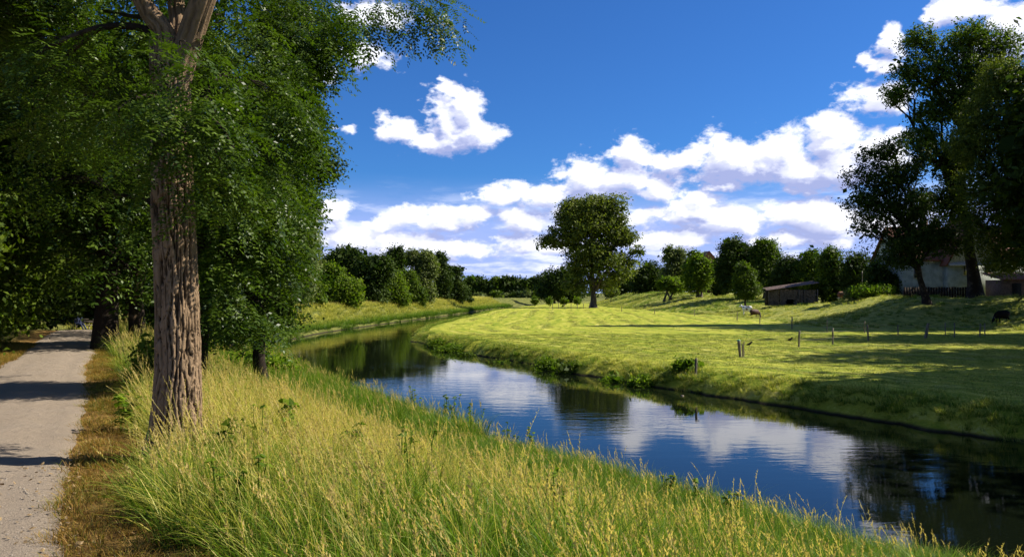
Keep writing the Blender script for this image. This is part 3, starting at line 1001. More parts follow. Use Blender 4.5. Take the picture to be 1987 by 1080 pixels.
def tree(label, D, bpx, lobes, mat, n_clump, per, crad, lsize, trunk_r, bark='bark_far', seed=0, name='leafy_tree', cat='tree', group=None, lean=None, gap=0, shell=.45, twigs=1.0, dk=.8, fork=.45, multi=1, world=None, flat=.7, up=.35, dens=1.25, big=1.35, core=.5):
    r = np.random.default_rng(1000 + seed)
    bx = (bpx - CX) / FPX * D if world is None else world[0]
    by = D if world is None else world[1]
    bz = zg(bx, by) - .1
    L3 = px_lobes(D, lobes, dk) if world is None else [tuple(np.array(l[:3]) + np.array([bx, by, bz])) + tuple(l[3:]) for l in lobes]
    n_clump = int(n_clump * dens)
    V, F, v, C = foliage(L3, n_clump, per, crad, lsize * big, r, gap=gap, shell=shell, flat=flat, up=up)
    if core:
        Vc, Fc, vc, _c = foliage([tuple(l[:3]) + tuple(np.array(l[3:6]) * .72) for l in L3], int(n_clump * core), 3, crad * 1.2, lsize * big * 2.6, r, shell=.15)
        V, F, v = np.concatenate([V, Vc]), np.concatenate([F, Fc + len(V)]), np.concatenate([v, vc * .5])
    base = np.array([bx, by, bz])
    root = thing(name, label, cat, tuple(base), group=group)
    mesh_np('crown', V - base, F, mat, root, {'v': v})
    NLEAF[0] += len(F)
    # wood: trunk to the heart of the crown, limbs to lobes, twigs to clumps
    w8 = np.array([l[3] * l[5] for l in L3]); cen = np.array([l[:3] for l in L3])
    heart = (cen * w8[:, None]).sum(0) / w8.sum()
    top = cen[np.argmax(cen[:, 2] + np.array([l[5] for l in L3]))] + np.array([0, 0, .3])
    lst = []
    for s in range(multi):
        o_ = np.array([0, 0, 0.]) if multi == 1 else np.array([r.normal(0, trunk_r * 2.2), r.normal(0, trunk_r * 2), 0])
        mid = heart if multi == 1 else cen[s % len(cen)]
        mid = base + (mid - base) * (fork if multi == 1 else 1)
        tr = curve(base + o_, mid, r, wob=.04, n=7)
        tr[0, 2] -= .3
        up = curve(mid, mid + (top - mid) * .9, r, wob=.08, n=7)[1:]
        pth = np.vstack([tr, up])
        rr = trunk_r * (1 - .92 * np.linspace(0, 1, len(pth)) ** .9)
        rr[0] *= 1.45; rr[1] *= 1.08
        lst.append((pth, rr))
    main = lst[0][0]
    trunkV, trunkF = tubes(lst, 9)
    mesh_np('trunk', trunkV - base, trunkF, M[bark], root, smooth=True)
    lst = []
    for i, l in enumerate(L3):
        c = np.array(l[:3])
        below = main[(main[:, 2] < c[2] + .2)]
        st = below[min(len(below) - 1, max(2, int(len(below) * r.uniform(.55, .95))))] if len(below) > 3 else main[3]
        lb = curve(st, c, r, sag=.08, wob=.10, n=7)
        r0 = trunk_r * .45
        lst.append((lb, r0 * (1 - .8 * np.linspace(0, 1, 7))))
        near = C[np.abs((C - c) / np.array(l[3:6])).max(1) < 1.1]
        k = int(min(len(near), 14 * twigs))
        if k > 0:
            for tgt in near[r.choice(len(near), k, replace=False)]:
                s0 = lb[r.integers(2, 7)]
                tw = curve(s0, tgt, r, sag=.05, wob=.14, n=5)
                lst.append((tw, r0 * .28 * (1 - .85 * np.linspace(0, 1, 5))))
    lv, lf = tubes(lst, 5)
    mesh_np('limbs', lv - base, lf, M[bark], root, smooth=True)
    return root


LD, LM, LL, LG, LP = M['leaf_dark'], M['leaf_mid'], M['leaf_light'], M['leaf_grey'], M['leaf_poplar']

# ---- the solitary poplar in the meadow
tree('huge solitary poplar with broad flat-topped crown standing in the middle of the meadow', 175, 1151,
     [(1112, 414, 32, 32, 0, 1.2), (1150, 406, 40, 28, 0, 1.3), (1190, 416, 28, 36, 0, 1.2), (1148, 440, 58, 34, 0, 1.2), (1098, 456, 34, 24), (1068, 468, 24, 12), (1202, 458, 26, 22), (1216, 462, 24, 13), (1140, 484, 46, 28, 0, .9), (1238, 488, 16, 12, 0, .7), (1220, 514, 24, 17, 0, .6), (1188, 495, 24, 20, 0, .5),
      (1130, 520, 38, 26, 0, .7), (1185, 525, 38, 28, -3, .6), (1118, 552, 28, 18, -2, .5), (1170, 552, 24, 16, 2, .4)],
     LP, 1500, 16, 1.15, .42, .85, seed=1, gap=(.38, .36), fork=.35, twigs=1.0, dens=2.3, big=1.2, core=.12)

# ---- tree row on the far levee, left to right
row = 'trees in a row along the far levee'
LV = [
 ('slender grey green willow rising just right of the big foreground foliage', 95, 590, [(588, 440, 30, 45), (598, 500, 30, 50), (580, 550, 38, 40), (600, 410, 16, 30)], LG, 620, 14, .75, .22, .28),
 ('small bright green tree with thin bare stem at the left start of the levee row', 99, 612, [(610, 565, 24, 22), (618, 580, 18, 12), (605, 550, 16, 14)], LL, 240, 12, .55, .22, .14),
 ('tall dark oak with twin humped top behind the round bright green tree', 128, 668, [(668, 502, 32, 24), (640, 515, 22, 20), (690, 510, 20, 24), (665, 540, 44, 36)], LD, 620, 14, 1.0, .34, .5),
 ('broad round bright green tree leaning over the levee crest, leftmost large one', 108, 658, [(658, 560, 38, 34), (645, 530, 22, 26), (680, 572, 24, 24), (635, 575, 20, 20)], LL, 700, 14, .75, .26, .35),
 ('dark dense tree standing between the round bright tree and the domed lime one', 124, 718, [(716, 535, 34, 34), (722, 570, 32, 28), (714, 512, 18, 14), (740, 520, 24, 22)], LD, 600, 14, .95, .32, .45),
 ('pointed dark poplar spire poking above the levee tree row', 150, 765, [(764, 500, 12, 24), (772, 515, 12, 24), (760, 540, 22, 30), (776, 492, 6, 14)], LD, 420, 13, .85, .32, .4),
 ('domed lime green tree with drooping skirt at the levee crest', 130, 758, [(758, 565, 30, 32), (745, 575, 20, 24), (775, 575, 18, 24), (760, 542, 16, 16)], LL, 560, 14, .75, .28, .3),
 ('small silvery bush tucked left of the domed lime green tree', 126, 738, [(737, 575, 9, 16), (742, 585, 10, 9)], LG, 110, 12, .5, .24, .12),
 ('dark green cone-shaped beech with layered boughs on the levee crest', 142, 797, [(796, 572, 26, 28), (790, 545, 18, 24), (808, 580, 18, 20)], LM, 560, 14, .8, .28, .35),
 ('tall pale aspen with see-through crown above the levee row', 152, 818, [(800, 500, 18, 18, 0, .8), (826, 505, 18, 24, 0, .8), (815, 535, 24, 30), (824, 568, 20, 28), (838, 520, 10, 20, 0, .7)], LG, 560, 13, .85, .30, .32),
 ('tall dark poplar with narrow top near the right end of the levee row', 172, 856, [(854, 505, 11, 20), (858, 540, 18, 36), (856, 575, 20, 24), (846, 520, 8, 20)], LD, 500, 14, .95, .34, .42),
 ('dark leaning tree right of the narrow dark poplar on the levee', 180, 880, [(878, 540, 16, 24), (885, 568, 20, 26), (886, 528, 8, 10)], LD, 420, 14, .95, .34, .4),
 ('low dark tree ending the levee row at its far right', 190, 898, [(896, 572, 14, 20), (905, 582, 9, 12)], LD, 240, 14, .9, .34, .3),
]
for i, a in enumerate(LV):
    tree(a[0], a[1], a[2], a[3], a[4], a[5], a[6], a[7], a[8], a[9], seed=20 + i, group=row, gap=(.30, .4), dens=2.0, big=1.15)

# ---- trees right of the river, behind the meadow
back = 'trees and bushes behind the meadow'
BK = [
 ('dark tree just left of the solitary poplar, in front of the far wood', 250, 1075, [(1080, 548, 26, 32), (1062, 560, 22, 24), (1100, 540, 18, 26)], LD, 420, 13, 1.4, .5, .5),
 ('dark round tree at the left foot of the solitary poplar', 255, 1108, [(1110, 560, 26, 28), (1092, 565, 20, 22)], LD, 300, 13, 1.4, .5, .5),
 ('dark tree peeping out right behind the solitary poplar', 250, 1205, [(1205, 540, 26, 28), (1190, 555, 24, 24), (1222, 552, 16, 22)], LD, 380, 13, 1.3, .48, .5),
 ('round dark tree between the poplar and the grey green birch', 215, 1262, [(1262, 535, 30, 32), (1245, 548, 22, 24), (1280, 545, 20, 24)], LD, 480, 13, 1.2, .44, .5),
 ('grey green weeping birch standing above the slope crest', 190, 1306, [(1300, 495, 18, 22), (1318, 500, 16, 22), (1308, 530, 26, 30), (1322, 545, 16, 24)], LG, 520, 13, .9, .34, .4),
 ('low spreading lime green fruit tree at the slope crest', 165, 1302, [(1300, 548, 22, 12), (1285, 552, 12, 10), (1312, 556, 14, 10)], LL, 260, 13, .7, .28, .25),
 ('thin lime green tree with forked stems on the slope crest', 160, 1356, [(1352, 515, 20, 26), (1362, 538, 22, 26), (1345, 545, 18, 22), (1372, 520, 10, 20)], LL, 430, 12, .8, .30, .22),
 ('slim dark green tree behind the thin lime green one', 185, 1340, [(1346, 500, 14, 20), (1340, 525, 16, 26)], LM, 200, 12, .9, .34, .28),
 ('dark bush tree right of the thin lime green tree', 168, 1392, [(1388, 545, 18, 24), (1396, 520, 14, 26), (1400, 555, 16, 20)], LD, 320, 13, .95, .34, .35),
 ('big round dark chestnut with dome crown behind the cow pasture', 150, 1440, [(1432, 500, 40, 34, 0, 1.3), (1415, 530, 30, 34), (1455, 535, 36, 36), (1425, 480, 26, 18)], LD, 900, 14, 1.1, .34, .6),
 ('ragged mid green ash leaning out right of the dome-shaped chestnut', 146, 1484, [(1482, 480, 24, 20, 0, .8), (1495, 500, 20, 30, 0, .8), (1480, 525, 30, 36), (1500, 545, 18, 26)], LM, 560, 13, .9, .30, .45),
 ('young grey green pear tree standing just left of the log shed', 122, 1446, [(1444, 540, 22, 24), (1448, 562, 26, 18), (1440, 522, 12, 12)], LM, 440, 13, .6, .22, .22),
 ('dark bushy tree directly behind the log shed roof', 140, 1530, [(1530, 520, 26, 26), (1545, 540, 28, 26), (1515, 545, 20, 26)], LD, 480, 13, .95, .3, .4),
 ('mid green tree with scraggly twig at its top, behind the log shed', 138, 1575, [(1572, 512, 26, 26), (1590, 535, 22, 30), (1560, 540, 24, 24), (1578, 492, 12, 10, 0, .5)], LM, 480, 13, .95, .3, .4),
 ('mid green tree filling the gap right of the log shed', 122, 1615, [(1612, 510, 24, 34), (1622, 550, 26, 34), (1605, 560, 26, 26)], LM, 560, 13, .85, .28, .4),
 ('dark tree under the open ash branches, right of the log shed', 118, 1668, [(1662, 525, 30, 40), (1680, 560, 28, 28), (1655, 562, 18, 20)], LD, 620, 13, .8, .27, .4),
 ('dark hedge tree left of the white house wall', 104, 1722, [(1718, 530, 28, 40), (1735, 560, 24, 24), (1705, 560, 22, 26)], LD, 560, 13, .75, .26, .4),
 ('small grey green bush on the crest behind the dry grass patch', 205, 1185, [(1185, 562, 9, 10), (1192, 565, 7, 7)], LG, 110, 12, .8, .3, .15),
]
for i, a in enumerate(BK):
    tree(a[0], a[1], a[2], a[3], a[4], a[5], a[6], a[7], a[8], a[9], seed=50 + i, group=back, gap=(.28, .35), dens=1.8, big=1.15, multi=3 if 'fork' in a[0] or 'spreading' in a[0] else 1)

# ---- far wood closing the view
wood = 'round-topped trees of the far wood'
rr_ = np.random.default_rng(5)
FW = [(912, 548, 14, 12), (930, 550, 16, 14), (948, 556, 14, 14), (965, 552, 17, 16), (984, 548, 17, 15), (1003, 551, 17, 15), (1022, 554, 16, 14), (1040, 552, 14, 15), (1056, 545, 14, 18)]
place = ['far left end', 'second from the left', 'third from the left', 'fourth from the left', 'middle', 'fourth from the right', 'third from the right', 'second from the right', 'far right end, beside the dark group']
for i, (x, y, a, b) in enumerate(FW):
    tree('dark round-topped tree of the far wood, ' + place[i], 420, x, [(x, y, a, b), (x + 6, y + 12, a, b), (x - 6, y + 14, a * .9, b)], LD if i % 3 else LM, 200, 12, 2.0, .75, .5, seed=100 + i, group=wood, twigs=.4, big=1.6)
sh = [(932, 577, 9, 8, LG, 'pale grey green bush at the left foot of the far wood'), (962, 574, 10, 10, LM, 'green bush below the middle of the far wood'), (1000, 576, 10, 9, LD, 'dark ball-shaped bush at the foot of the far wood'), (1022, 574, 11, 11, LG, 'light bush between the dark ball-shaped bush and the poplar'), (1043, 574, 9, 10, LL, 'yellow green bush nearest the dark group left of the poplar'), (985, 578, 6, 7, LG, 'small pale bush left of the dark ball-shaped one')]
for i, (x, y, a, b, mt_, lb) in enumerate(sh):
    tree(lb, 330, x, [(x, y, a, b)], mt_, 130, 12, 1.2, .55, .2, seed=120 + i, name='bush', cat='bush', group='bushes at the foot of the far wood', twigs=.3)

# more of the wood's depth, where single trees can no longer be told apart
r = np.random.default_rng(9)
lob = []
for k in range(34):
    x = -330 + k * 20 + r.normal(0, 4); y = 500 + r.uniform(-25, 40); h = r.uniform(6, 10)
    lob.append((x, y, h * .62 + 1, 12, 10, h * .62))
V_, F_, v_, _c = foliage(lob, 2600, 9, 2.6, 1.4, r)
tag(mesh_np('distant_wood', V_, F_, LD, attrs={'v': v_}), 'dark mass of woodland beyond the fields at the horizon', 'woodland', kind='stuff')

# ---- the big trees on the right bank above the pasture
tree('tallest tree on the right, open crowned ash with leaning trunk beside the house', 84, 1893,
     [(1785, 80, 42, 40, 0, .8), (1755, 130, 36, 30, 0, .7), (1800, 150, 45, 40, 0, .7), (1745, 185, 38, 26, 0, .7), (1880, 70, 55, 36, 0, .8), (1940, 90, 45, 34, 0, .7), (1850, 120, 50, 45, 0, .8), (1925, 150, 55, 50, 0, 1),
      (1810, 215, 45, 36, 0, .7), (1870, 200, 60, 50, 0, 1), (1790, 270, 45, 30, 0, .7), (1830, 320, 50, 36, 0, .8), (1800, 380, 40, 36, 0, .7), (1870, 290, 50, 50, 0, .9), (1855, 400, 40, 50, 0, .8)],
     LM, 2300, 14, .62, .20, .75, bark='bark_dark', seed=200, gap=(.43, .6), fork=.45, twigs=1.0, shell=.25, dens=2.0, big=1.3, core=.1)
tree('broad open branched ash left of the tallest tree, its base before the house wall', 80, 1799,
     [(1690, 300, 36, 32, 0, .7), (1735, 290, 36, 30, 0, .8), (1670, 345, 34, 28, 0, .6), (1720, 345, 45, 36, 0, .8), (1660, 385, 36, 22, 0, .6), (1700, 400, 45, 34, 0, .8), (1690, 450, 45, 34, 0, .8), (1760, 340, 40, 40, 0, .9), (1765, 400, 46, 42, 0, 1), (1740, 460, 50, 34, 0, .9), (1800, 440, 45, 45, 0, 1), (1800, 475, 60, 26, 0, .9), (1835, 470, 46, 30, 0, .8), (1745, 500, 46, 24, 0, .8), (1780, 300, 30, 30, 0, .8)],
     LD, 1750, 14, .60, .19, .42, bark='bark_dark', seed=201, gap=(.44, .6), fork=.40, twigs=1.0, shell=.25, dens=2.0, big=1.25, core=.06)
tree('fine leaved drooping willow at the right edge above the black cow', 78, 2020,
     [(1940, 150, 50, 45), (1985, 170, 60, 60), (1910, 220, 50, 50), (1880, 280, 46, 50), (1960, 260, 70, 70), (1900, 350, 50, 60), (1970, 370, 80, 80), (1910, 440, 50, 60), (1990, 470, 70, 60), (2060, 300, 90, 120), (1945, 510, 46, 30)],
     LP, 2600, 17, .60, .16, .6, bark='bark_dark', seed=202, gap=(.26, .5), fork=.4, twigs=.5, shell=.4, dens=2.1, big=1.15, core=.35)
tree('dark tree mostly beyond the right edge of the view, behind the willow', 88, 2080,
     [(2060, 200, 90, 90), (2090, 350, 110, 110), (2040, 450, 80, 80), (2130, 480, 90, 70)], LD, 900, 14, .95, .3, .6, bark='bark_dark', seed=203, dk=.9)
tree('dark elder thicket below the ash crowns on the bank crest', 99, 1735, [(1705, 540, 22, 34), (1725, 555, 26, 26), (1750, 568, 20, 14)], LD, 620, 13, .7, .22, .2, bark='bark_dark', seed=204, name='bush', cat='bush')
# trees standing right of the frame; the photograph shows their shadows across the meadow, but the farthest are added to shade the house
for i, (x, y, h, w_) in enumerate([(52, 60, 30, 6.5), (56, 57, 28, 6.5), (41.5, 43, 25, 6.5), (35, 31, 23, 6.5), (46, 33, 26, 7), (64, 88, 25, 6), (32, 22, 19, 6), (52, 74, 27, 5.5)]):
    tree('unseen tree outside the right edge that shades the meadow or house', 0, 0, [(0, 0, h * .60, w_, w_, h * .40), (w_ * .3, 1, h * .4, w_ * .8, w_ * .8, h * .3), (-w_ * .3, -1, h * .45, w_ * .8, w_ * .8, h * .3)], LD, 420, 12, 1.5, .5, .4, seed=210 + i, world=(x, y), group='trees beyond the right edge', twigs=.5)

# ---- left side: shrubs and trees beyond the path (dense dark wood)
wl_ = 'trees closing the left side of the path'
LW = [
 (-15.6, 19.3, [(0, 0, 1.6, 1.9, 2.2, 1.7), (.6, 1, 3.4, 1.9, 2.0, 1.8), (-1.0, -1, 2.8, 2.0, 2.2, 2.2)], LM, 'leafy hazel shrub nearest the camera on the left of the path', 'hazel_shrub', 'shrub', 800, .55, .11, .12),
 (-18.4, 25.5, [(0, 0, 1.8, 2.1, 2.4, 2.0), (.9, .5, 3.7, 2.0, 2.2, 2.0), (-1, 0, 5.0, 2.5, 2.5, 2.2)], LM, 'arching hazel shrub second along the left of the path', 'hazel_shrub', 'shrub', 800, .6, .13, .12),
 (-21.6, 32, [(0, 0, 2.0, 2.3, 2.4, 2.1), (1.0, 0, 4.2, 2.3, 2.4, 2.4)], LM, 'third hazel shrub where the path begins to dip', 'hazel_shrub', 'shrub', 650, .65, .15, .12),
 (-25.0, 39, [(0, 0, 2.2, 2.5, 2.6, 2.4), (1.0, 0, 4.6, 2.3, 2.4, 2.6)], LD, 'farthest and darkest hazel shrub left of the path', 'hazel_shrub', 'shrub', 550, .7, .18, .12),
 (-20, 23, [(0, 0, 6.5, 4, 4, 4), (0, 1, 10.5, 4, 4, 3.5), (2.5, 0, 8.5, 3.5, 3.5, 3)], LD, 'dark maple rising behind the hazel nearest the camera', 'leafy_tree', 'tree', 800, 1.0, .22, .3),
 (-25, 33, [(0, 0, 6, 4.4, 4, 5), (0, 1, 11, 4.5, 4, 4), (3.5, 0, 8, 4, 3.5, 3)], LD, 'dark maple behind the arching hazel shrub', 'leafy_tree', 'tree', 750, 1.1, .25, .3),
 (-28.5, 43, [(0, 0, 5, 5, 4, 5.5), (1, 1, 12, 5, 4, 4.5), (3, 0, 8, 4, 4, 4)], LD, 'dark maple behind the farthest hazel shrub', 'leafy_tree', 'tree', 700, 1.2, .3, .3),
 (-15.5, 13, [(0, 0, 6, 3.6, 4, 3), (0, 1, 9.5, 4.4, 4, 3.5), (3, 0, 8, 3, 3, 2.2)], LD, 'dark maple at the left edge, partly out of the picture', 'leafy_tree', 'tree', 700, 1.0, .2, .3),
 (-31.0, 56, [(0, 0, 4, 5, 3.5, 4.5), (4, 1, 8, 6, 4, 4.5), (-4, 0, 8, 5, 4, 5)], LD, 'dark tree closing the far end of the path', 'leafy_tree', 'tree', 800, 1.3, .34, .3),
 (-38, 64, [(0, 0, 5, 6, 4, 6), (3, 1, 12, 6, 4, 5)], LD, 'dark tree behind the one closing the path', 'leafy_tree', 'tree', 500, 1.4, .38, .3),
 (-26.0, 60, [(0, 0, 4, 4, 4, 4.5), (0, 1, 10, 5, 4, 5)], LD, 'dark tree right of the one closing the path', 'leafy_tree', 'tree', 500, 1.3, .36, .3),
 (-22.0, 48.5, [(0, 0, 1.5, 1.9, 1.6, 1.6), (.2, 0, 3.2, 1.7, 1.5, 1.6)], LM, 'light green bush at the path end right of the seated person', 'bush', 'bush', 330, .5, .16, .08),
]
for i, (x, y, lb, mt_, lab, nm, ct, nc, cr, ls, tr) in enumerate(LW):
    tree(lab, 0, 0, lb, mt_, nc, 15, cr, ls, tr, bark='bark_dark', seed=300 + i, world=(x, y), name=nm, cat=ct, group=wl_ if ct == 'tree' else None, multi=3 if ct != 'tree' else 1)
print('leaves so far', NLEAF[0])


# ---- robinias: pinnate leaves on drooping sprays
def robinia_spray(seed, nleaf=5, pairs=6, ll=.045, lw=.021, rl=.21, size=1.0, ngon=True):
    r = np.random.default_rng(seed)
    VV = []
    twig_d = np.array([1, 0, -.35]); twig_d /= np.linalg.norm(twig_d)
    for k in range(nleaf):
        p0 = twig_d * (.07 + .40 * k / nleaf) - np.array([0, 0, .10 * (k / nleaf) ** 2])
        side = (-1) ** k
        a = r.uniform(.5, 1.1) * side
        d = np.array([math.cos(a), math.sin(a), r.uniform(-.55, .1)]); d /= np.linalg.norm(d)
        nrm = np.array([r.normal(0, .3), r.normal(0, .3), 1.0]); nrm -= nrm.dot(d) * d; nrm /= np.linalg.norm(nrm)
        b = np.cross(nrm, d)
        droop = r.uniform(.2, .6)
        for j in range(pairs):
            u = .25 + .75 * j / (pairs - 1)
            c = p0 + d * rl * u - np.array([0, 0, droop * rl * u * u * .7])
            for sg in (-1, 1):
                ld = b * sg * .9 + d * .35 + np.array([0, 0, -.18 + r.normal(0, .18)]); ld /= np.linalg.norm(ld)
                n2 = nrm + r.normal(0, .25, 3); e = np.cross(n2, ld); e /= np.linalg.norm(e)
                L = ll * r.uniform(.8, 1.15); W = lw * .5 * r.uniform(.9, 1.15)
                VV.append([c, c + ld * L * .45 + e * W, c + ld * L, c + ld * L * .45 - e * W])
        c = p0 + d * rl - np.array([0, 0, droop * rl * .7])
        e = b
        VV.append([c, c + d * ll * .45 + e * lw * .5, c + d * ll, c + d * ll * .45 - e * lw * .5])
    V = np.array(VV).reshape(-1, 3) * size
    return V


def spray_field(C, out, srcs, r, scale=1.0, pitch=.3):
    """place sprays at C pointing away from the crown"""
    VV, vv = [], []
    pick = r.integers(0, len(srcs), len(C))
    for k, S in enumerate(srcs):
        I = np.where(pick == k)[0]
        if len(I) == 0:
            continue
        yaw = np.arctan2(out[I, 1], out[I, 0]) + r.normal(0, .8, len(I))
        Rz = rotz(yaw)
        T = axis_rot(r.normal(size=(len(I), 3)), r.uniform(0, .55, len(I)))
        pd = axis_rot(np.stack([-np.sin(yaw), np.cos(yaw), 0 * yaw], -1), r.uniform(-.1, pitch * 2.2, len(I)))
        Rm = T @ pd @ Rz
        sc = scale * r.uniform(.75, 1.3, len(I))
        W = np.einsum('nij,vj->nvi', Rm, S) * sc[:, None, None] + C[I][:, None, :]
        VV.append(W.reshape(-1, 3))
        nl = len(S) // 4
        val = np.clip(r.uniform(0, .65, len(I))[:, None] + r.uniform(0, .3, (len(I), nl)), 0, 1)
        vv.append(np.repeat(val.ravel(), 4))
    V = np.concatenate(VV)
    return V, np.arange(len(V)).reshape(-1, 4), np.concatenate(vv)


SPN = [robinia_spray(s) for s in range(6)]
SPF = [robinia_spray(20 + s, nleaf=4, pairs=4, ll=.062, lw=.032) for s in range(5)]


def robinia_crown(root, base, lobes, n, seed, srcs, scale=1.0, gap=0, shell=.4, extra=None):
    r = np.random.default_rng(seed)
    C, U, _ = in_lobes(lobes, n, r, shell)
    if gap:
        nz = fbm(C[:, 0] * gap[1] + C[:, 1] * .37, C[:, 2] * gap[1] + C[:, 1] * gap[1] * .5, 3, 93)
        C, U = C[nz > gap[0]], U[nz > gap[0]]
    V, F, v = spray_field(C, U, srcs, r, scale)
    mesh_np('crown', V - base, F, M['leaf_robinia'], root, {'v': v})
    NLEAF[0] += len(F)
    return C


# foreground robinia: furrowed double trunk
B1 = np.array((-3.47, 8.0, zg(-3.47, 8.0)))
root1 = thing('robinia_tree', 'nearest tree, thick furrowed trunk in the long grass beside the gravel path', 'tree', tuple(B1))
nth, nz_ = 150, 330
th = np.linspace(0, 2 * np.pi, nth, endpoint=False)
zz = np.linspace(-.3, 4.35, nz_)
TH, ZZ = np.meshgrid(th, zz)
rad = np.interp(ZZ, [-.3, 0, .35, 1.0, 1.9, 2.6, 3.4, 4.0, 4.35], [.38, .32, .262, .228, .215, .218, .198, .20, .205])
# faces camera at theta = -90 deg; groove left of the middle splits it into two stems
gpos = -np.pi / 2 - .42 + .10 * np.sin(ZZ * 1.3)
dth = np.angle(np.exp(1j * (TH - gpos)))
rad = rad * (1 - .20 * np.exp(-(dth / .20) ** 2) * np.interp(ZZ, [0, .4, 3.2, 4], [.6, 1, .7, .3]))
gp2 = np.angle(np.exp(1j * (TH - 1.8)))
rad = rad * (1 - .14 * np.exp(-(gp2 / .3) ** 2))
rad = rad + .05 * np.exp(-(ZZ / .35) ** 2) * np.cos(TH * 5 + .7) * (ZZ < .9)
rad = rad + .035 * np.exp(-((ZZ - 2.28) / .16) ** 2) * np.exp(-(np.angle(np.exp(1j * (TH + .9))) / .6) ** 2)
cxn, syn = np.cos(TH), np.sin(TH)
# long interlacing ridges
u_ = TH / (2 * np.pi) * 22
warp = 1.6 * (fbm(TH * 1.9 + 3, ZZ * 1.1, 3, 50) - .5) + .9 * (fbm(TH * 5, ZZ * 3.0, 3, 51) - .5)
ridge = np.abs(((u_ + warp * 1.6) % 1) - .5) * 2
fork_ = np.abs(((u_ * .5 + warp * 1.2 + ZZ * .35) % 1) - .5) * 2
rid = np.minimum(sstep(ridge, .02, .26), sstep(fork_, .0, .16)) * (.8 + .2 * sstep(ridge, .2, .9))
crack = sstep(np.abs(((ZZ * 5.5 + 3.0 * fbm(TH * 6, ZZ * 2, 2, 52)) % 1) - .5) * 2, .0, .16)
rad = rad + (.038 * (rid * (.5 + .5 * crack)) + .012 * fbm(TH * 9, ZZ * 9, 4, 53) + .012 * fbm(TH * 22, ZZ * 4.5, 3, 54) + .007 * fbm(TH * 24, ZZ * 34, 2, 55) - .018)
rad = rad * .84
lx = .015 * np.sin(ZZ * 1.7) - .055 * np.clip(ZZ, 0, 5) * .35 + .03 * np.sin(ZZ * .9)
X = lx + rad * cxn * 1.02; Y = rad * syn * .95
Vt = np.stack([X, Y, ZZ], -1).reshape(-1, 3)
i2 = np.arange(nth * nz_).reshape(nz_, nth)
j2 = np.roll(i2, -1, 1)
mesh_np('trunk', Vt, np.stack([i2[:-1], j2[:-1], j2[1:], i2[1:]], -1).reshape(-1, 4), M['bark'], root1, smooth=True, attrs={'ridge': (rid * (.6 + .4 * crack)).ravel()})


def to1(px, py, D):
    return P(px, py, D) - B1


r = np.random.default_rng(77)
fk = np.array([lx[-1, 0], 0, 4.15])


def limb(pts, r0, r1, n=26):
    c = catmull([np.array(p) for p in pts], 6)
    t = np.linspace(0, 1, len(c))
    return c, r0 + (r1 - r0) * t


limbs1 = [
    ('limb', [fk + (.02, 0, -.45), to1(362, 95, 7.95), to1(392, 5, 7.8), to1(428, -90, 7.7), to1(470, -260, 7.6)], .135, .09),
    ('limb', [fk + (-.03, .02, -.3), to1(345, 60, 8.1), to1(341, 0, 8.2), to1(335, -120, 8.4), to1(345, -300, 8.6)], .10, .06),
    ('limb', [fk + (-.05, 0, -.35), to1(322, 75, 7.9), to1(290, 25, 7.8), to1(262, -25, 7.7), to1(205, -160, 7.5)], .12, .06),
    ('limb', [to1(318, 72, 7.9), to1(262, 52, 8.0), to1(190, 55, 8.2), to1(110, 85, 8.4), to1(60, 112, 8.6), to1(0, 130, 8.8), to1(-80, 160, 9)], .042, .02),
    ('limb', [to1(190, 55, 8.2), to1(140, 98, 8.5), to1(100, 135, 8.8), to1(60, 158, 9.0)], .035, .015),
    ('limb', [to1(310, 60, 8.0), to1(280, 35, 8.6), to1(255, 32, 9.2), to1(200, 20, 10)], .04, .02),
    ('limb', [to1(408, -20, 7.8), to1(480, -80, 8.2), to1(600, -90, 8.6), to1(730, -60, 9.0), to1(800, -25, 9.2), to1(858, 8, 9.3)], .06, .008),
    ('limb', [fk + (.1, .1, -.9), to1(420, 150, 8.8), to1(470, 165, 9.8), to1(520, 210, 10.8)], .05, .02),
    ('limb', [fk + (.1, -.1, -1.2), to1(400, 240, 7.4), to1(430, 250, 7.0), to1(455, 290, 6.8)], .03, .01),
    ('limb', [fk + (-.1, -.1, -1.1), to1(300, 200, 7.5), to1(265, 190, 7.2), to1(225, 215, 7.0)], .03, .01),
]
for nm, pts, a, b in limbs1:
    c, rd = limb(pts, a, b)
    if a > .09:
        # furrowed limbs
        v_, f_ = tubes([(c, rd)], 40, cap=False)
        n_ = v_.reshape(len(c), 40, 3) - c[:, None, :]
        tt0 = np.arange(40)[None, :]; zc = np.arange(len(c))[:, None] * 1.0
        k_ = 1 + .16 * (sstep(np.abs(((tt0 * .225 + 1.5 * fbm(tt0 * .2 + zc * 0, zc * .25 + tt0 * 0, 3, 60)) % 1) - .5) * 2, .05, .5) - .6)
        v_ = (c[:, None, :] + n_ * k_[..., None]).reshape(-1, 3)
    else:
        v_, f_ = tubes([(c, rd)], 10)
    mesh_np(nm, v_, f_, M['bark'] if a > .09 else M['bark_dark'], root1, smooth=True, attrs={'ridge': k_.ravel() * 2 - 1.4} if a > .09 else None)
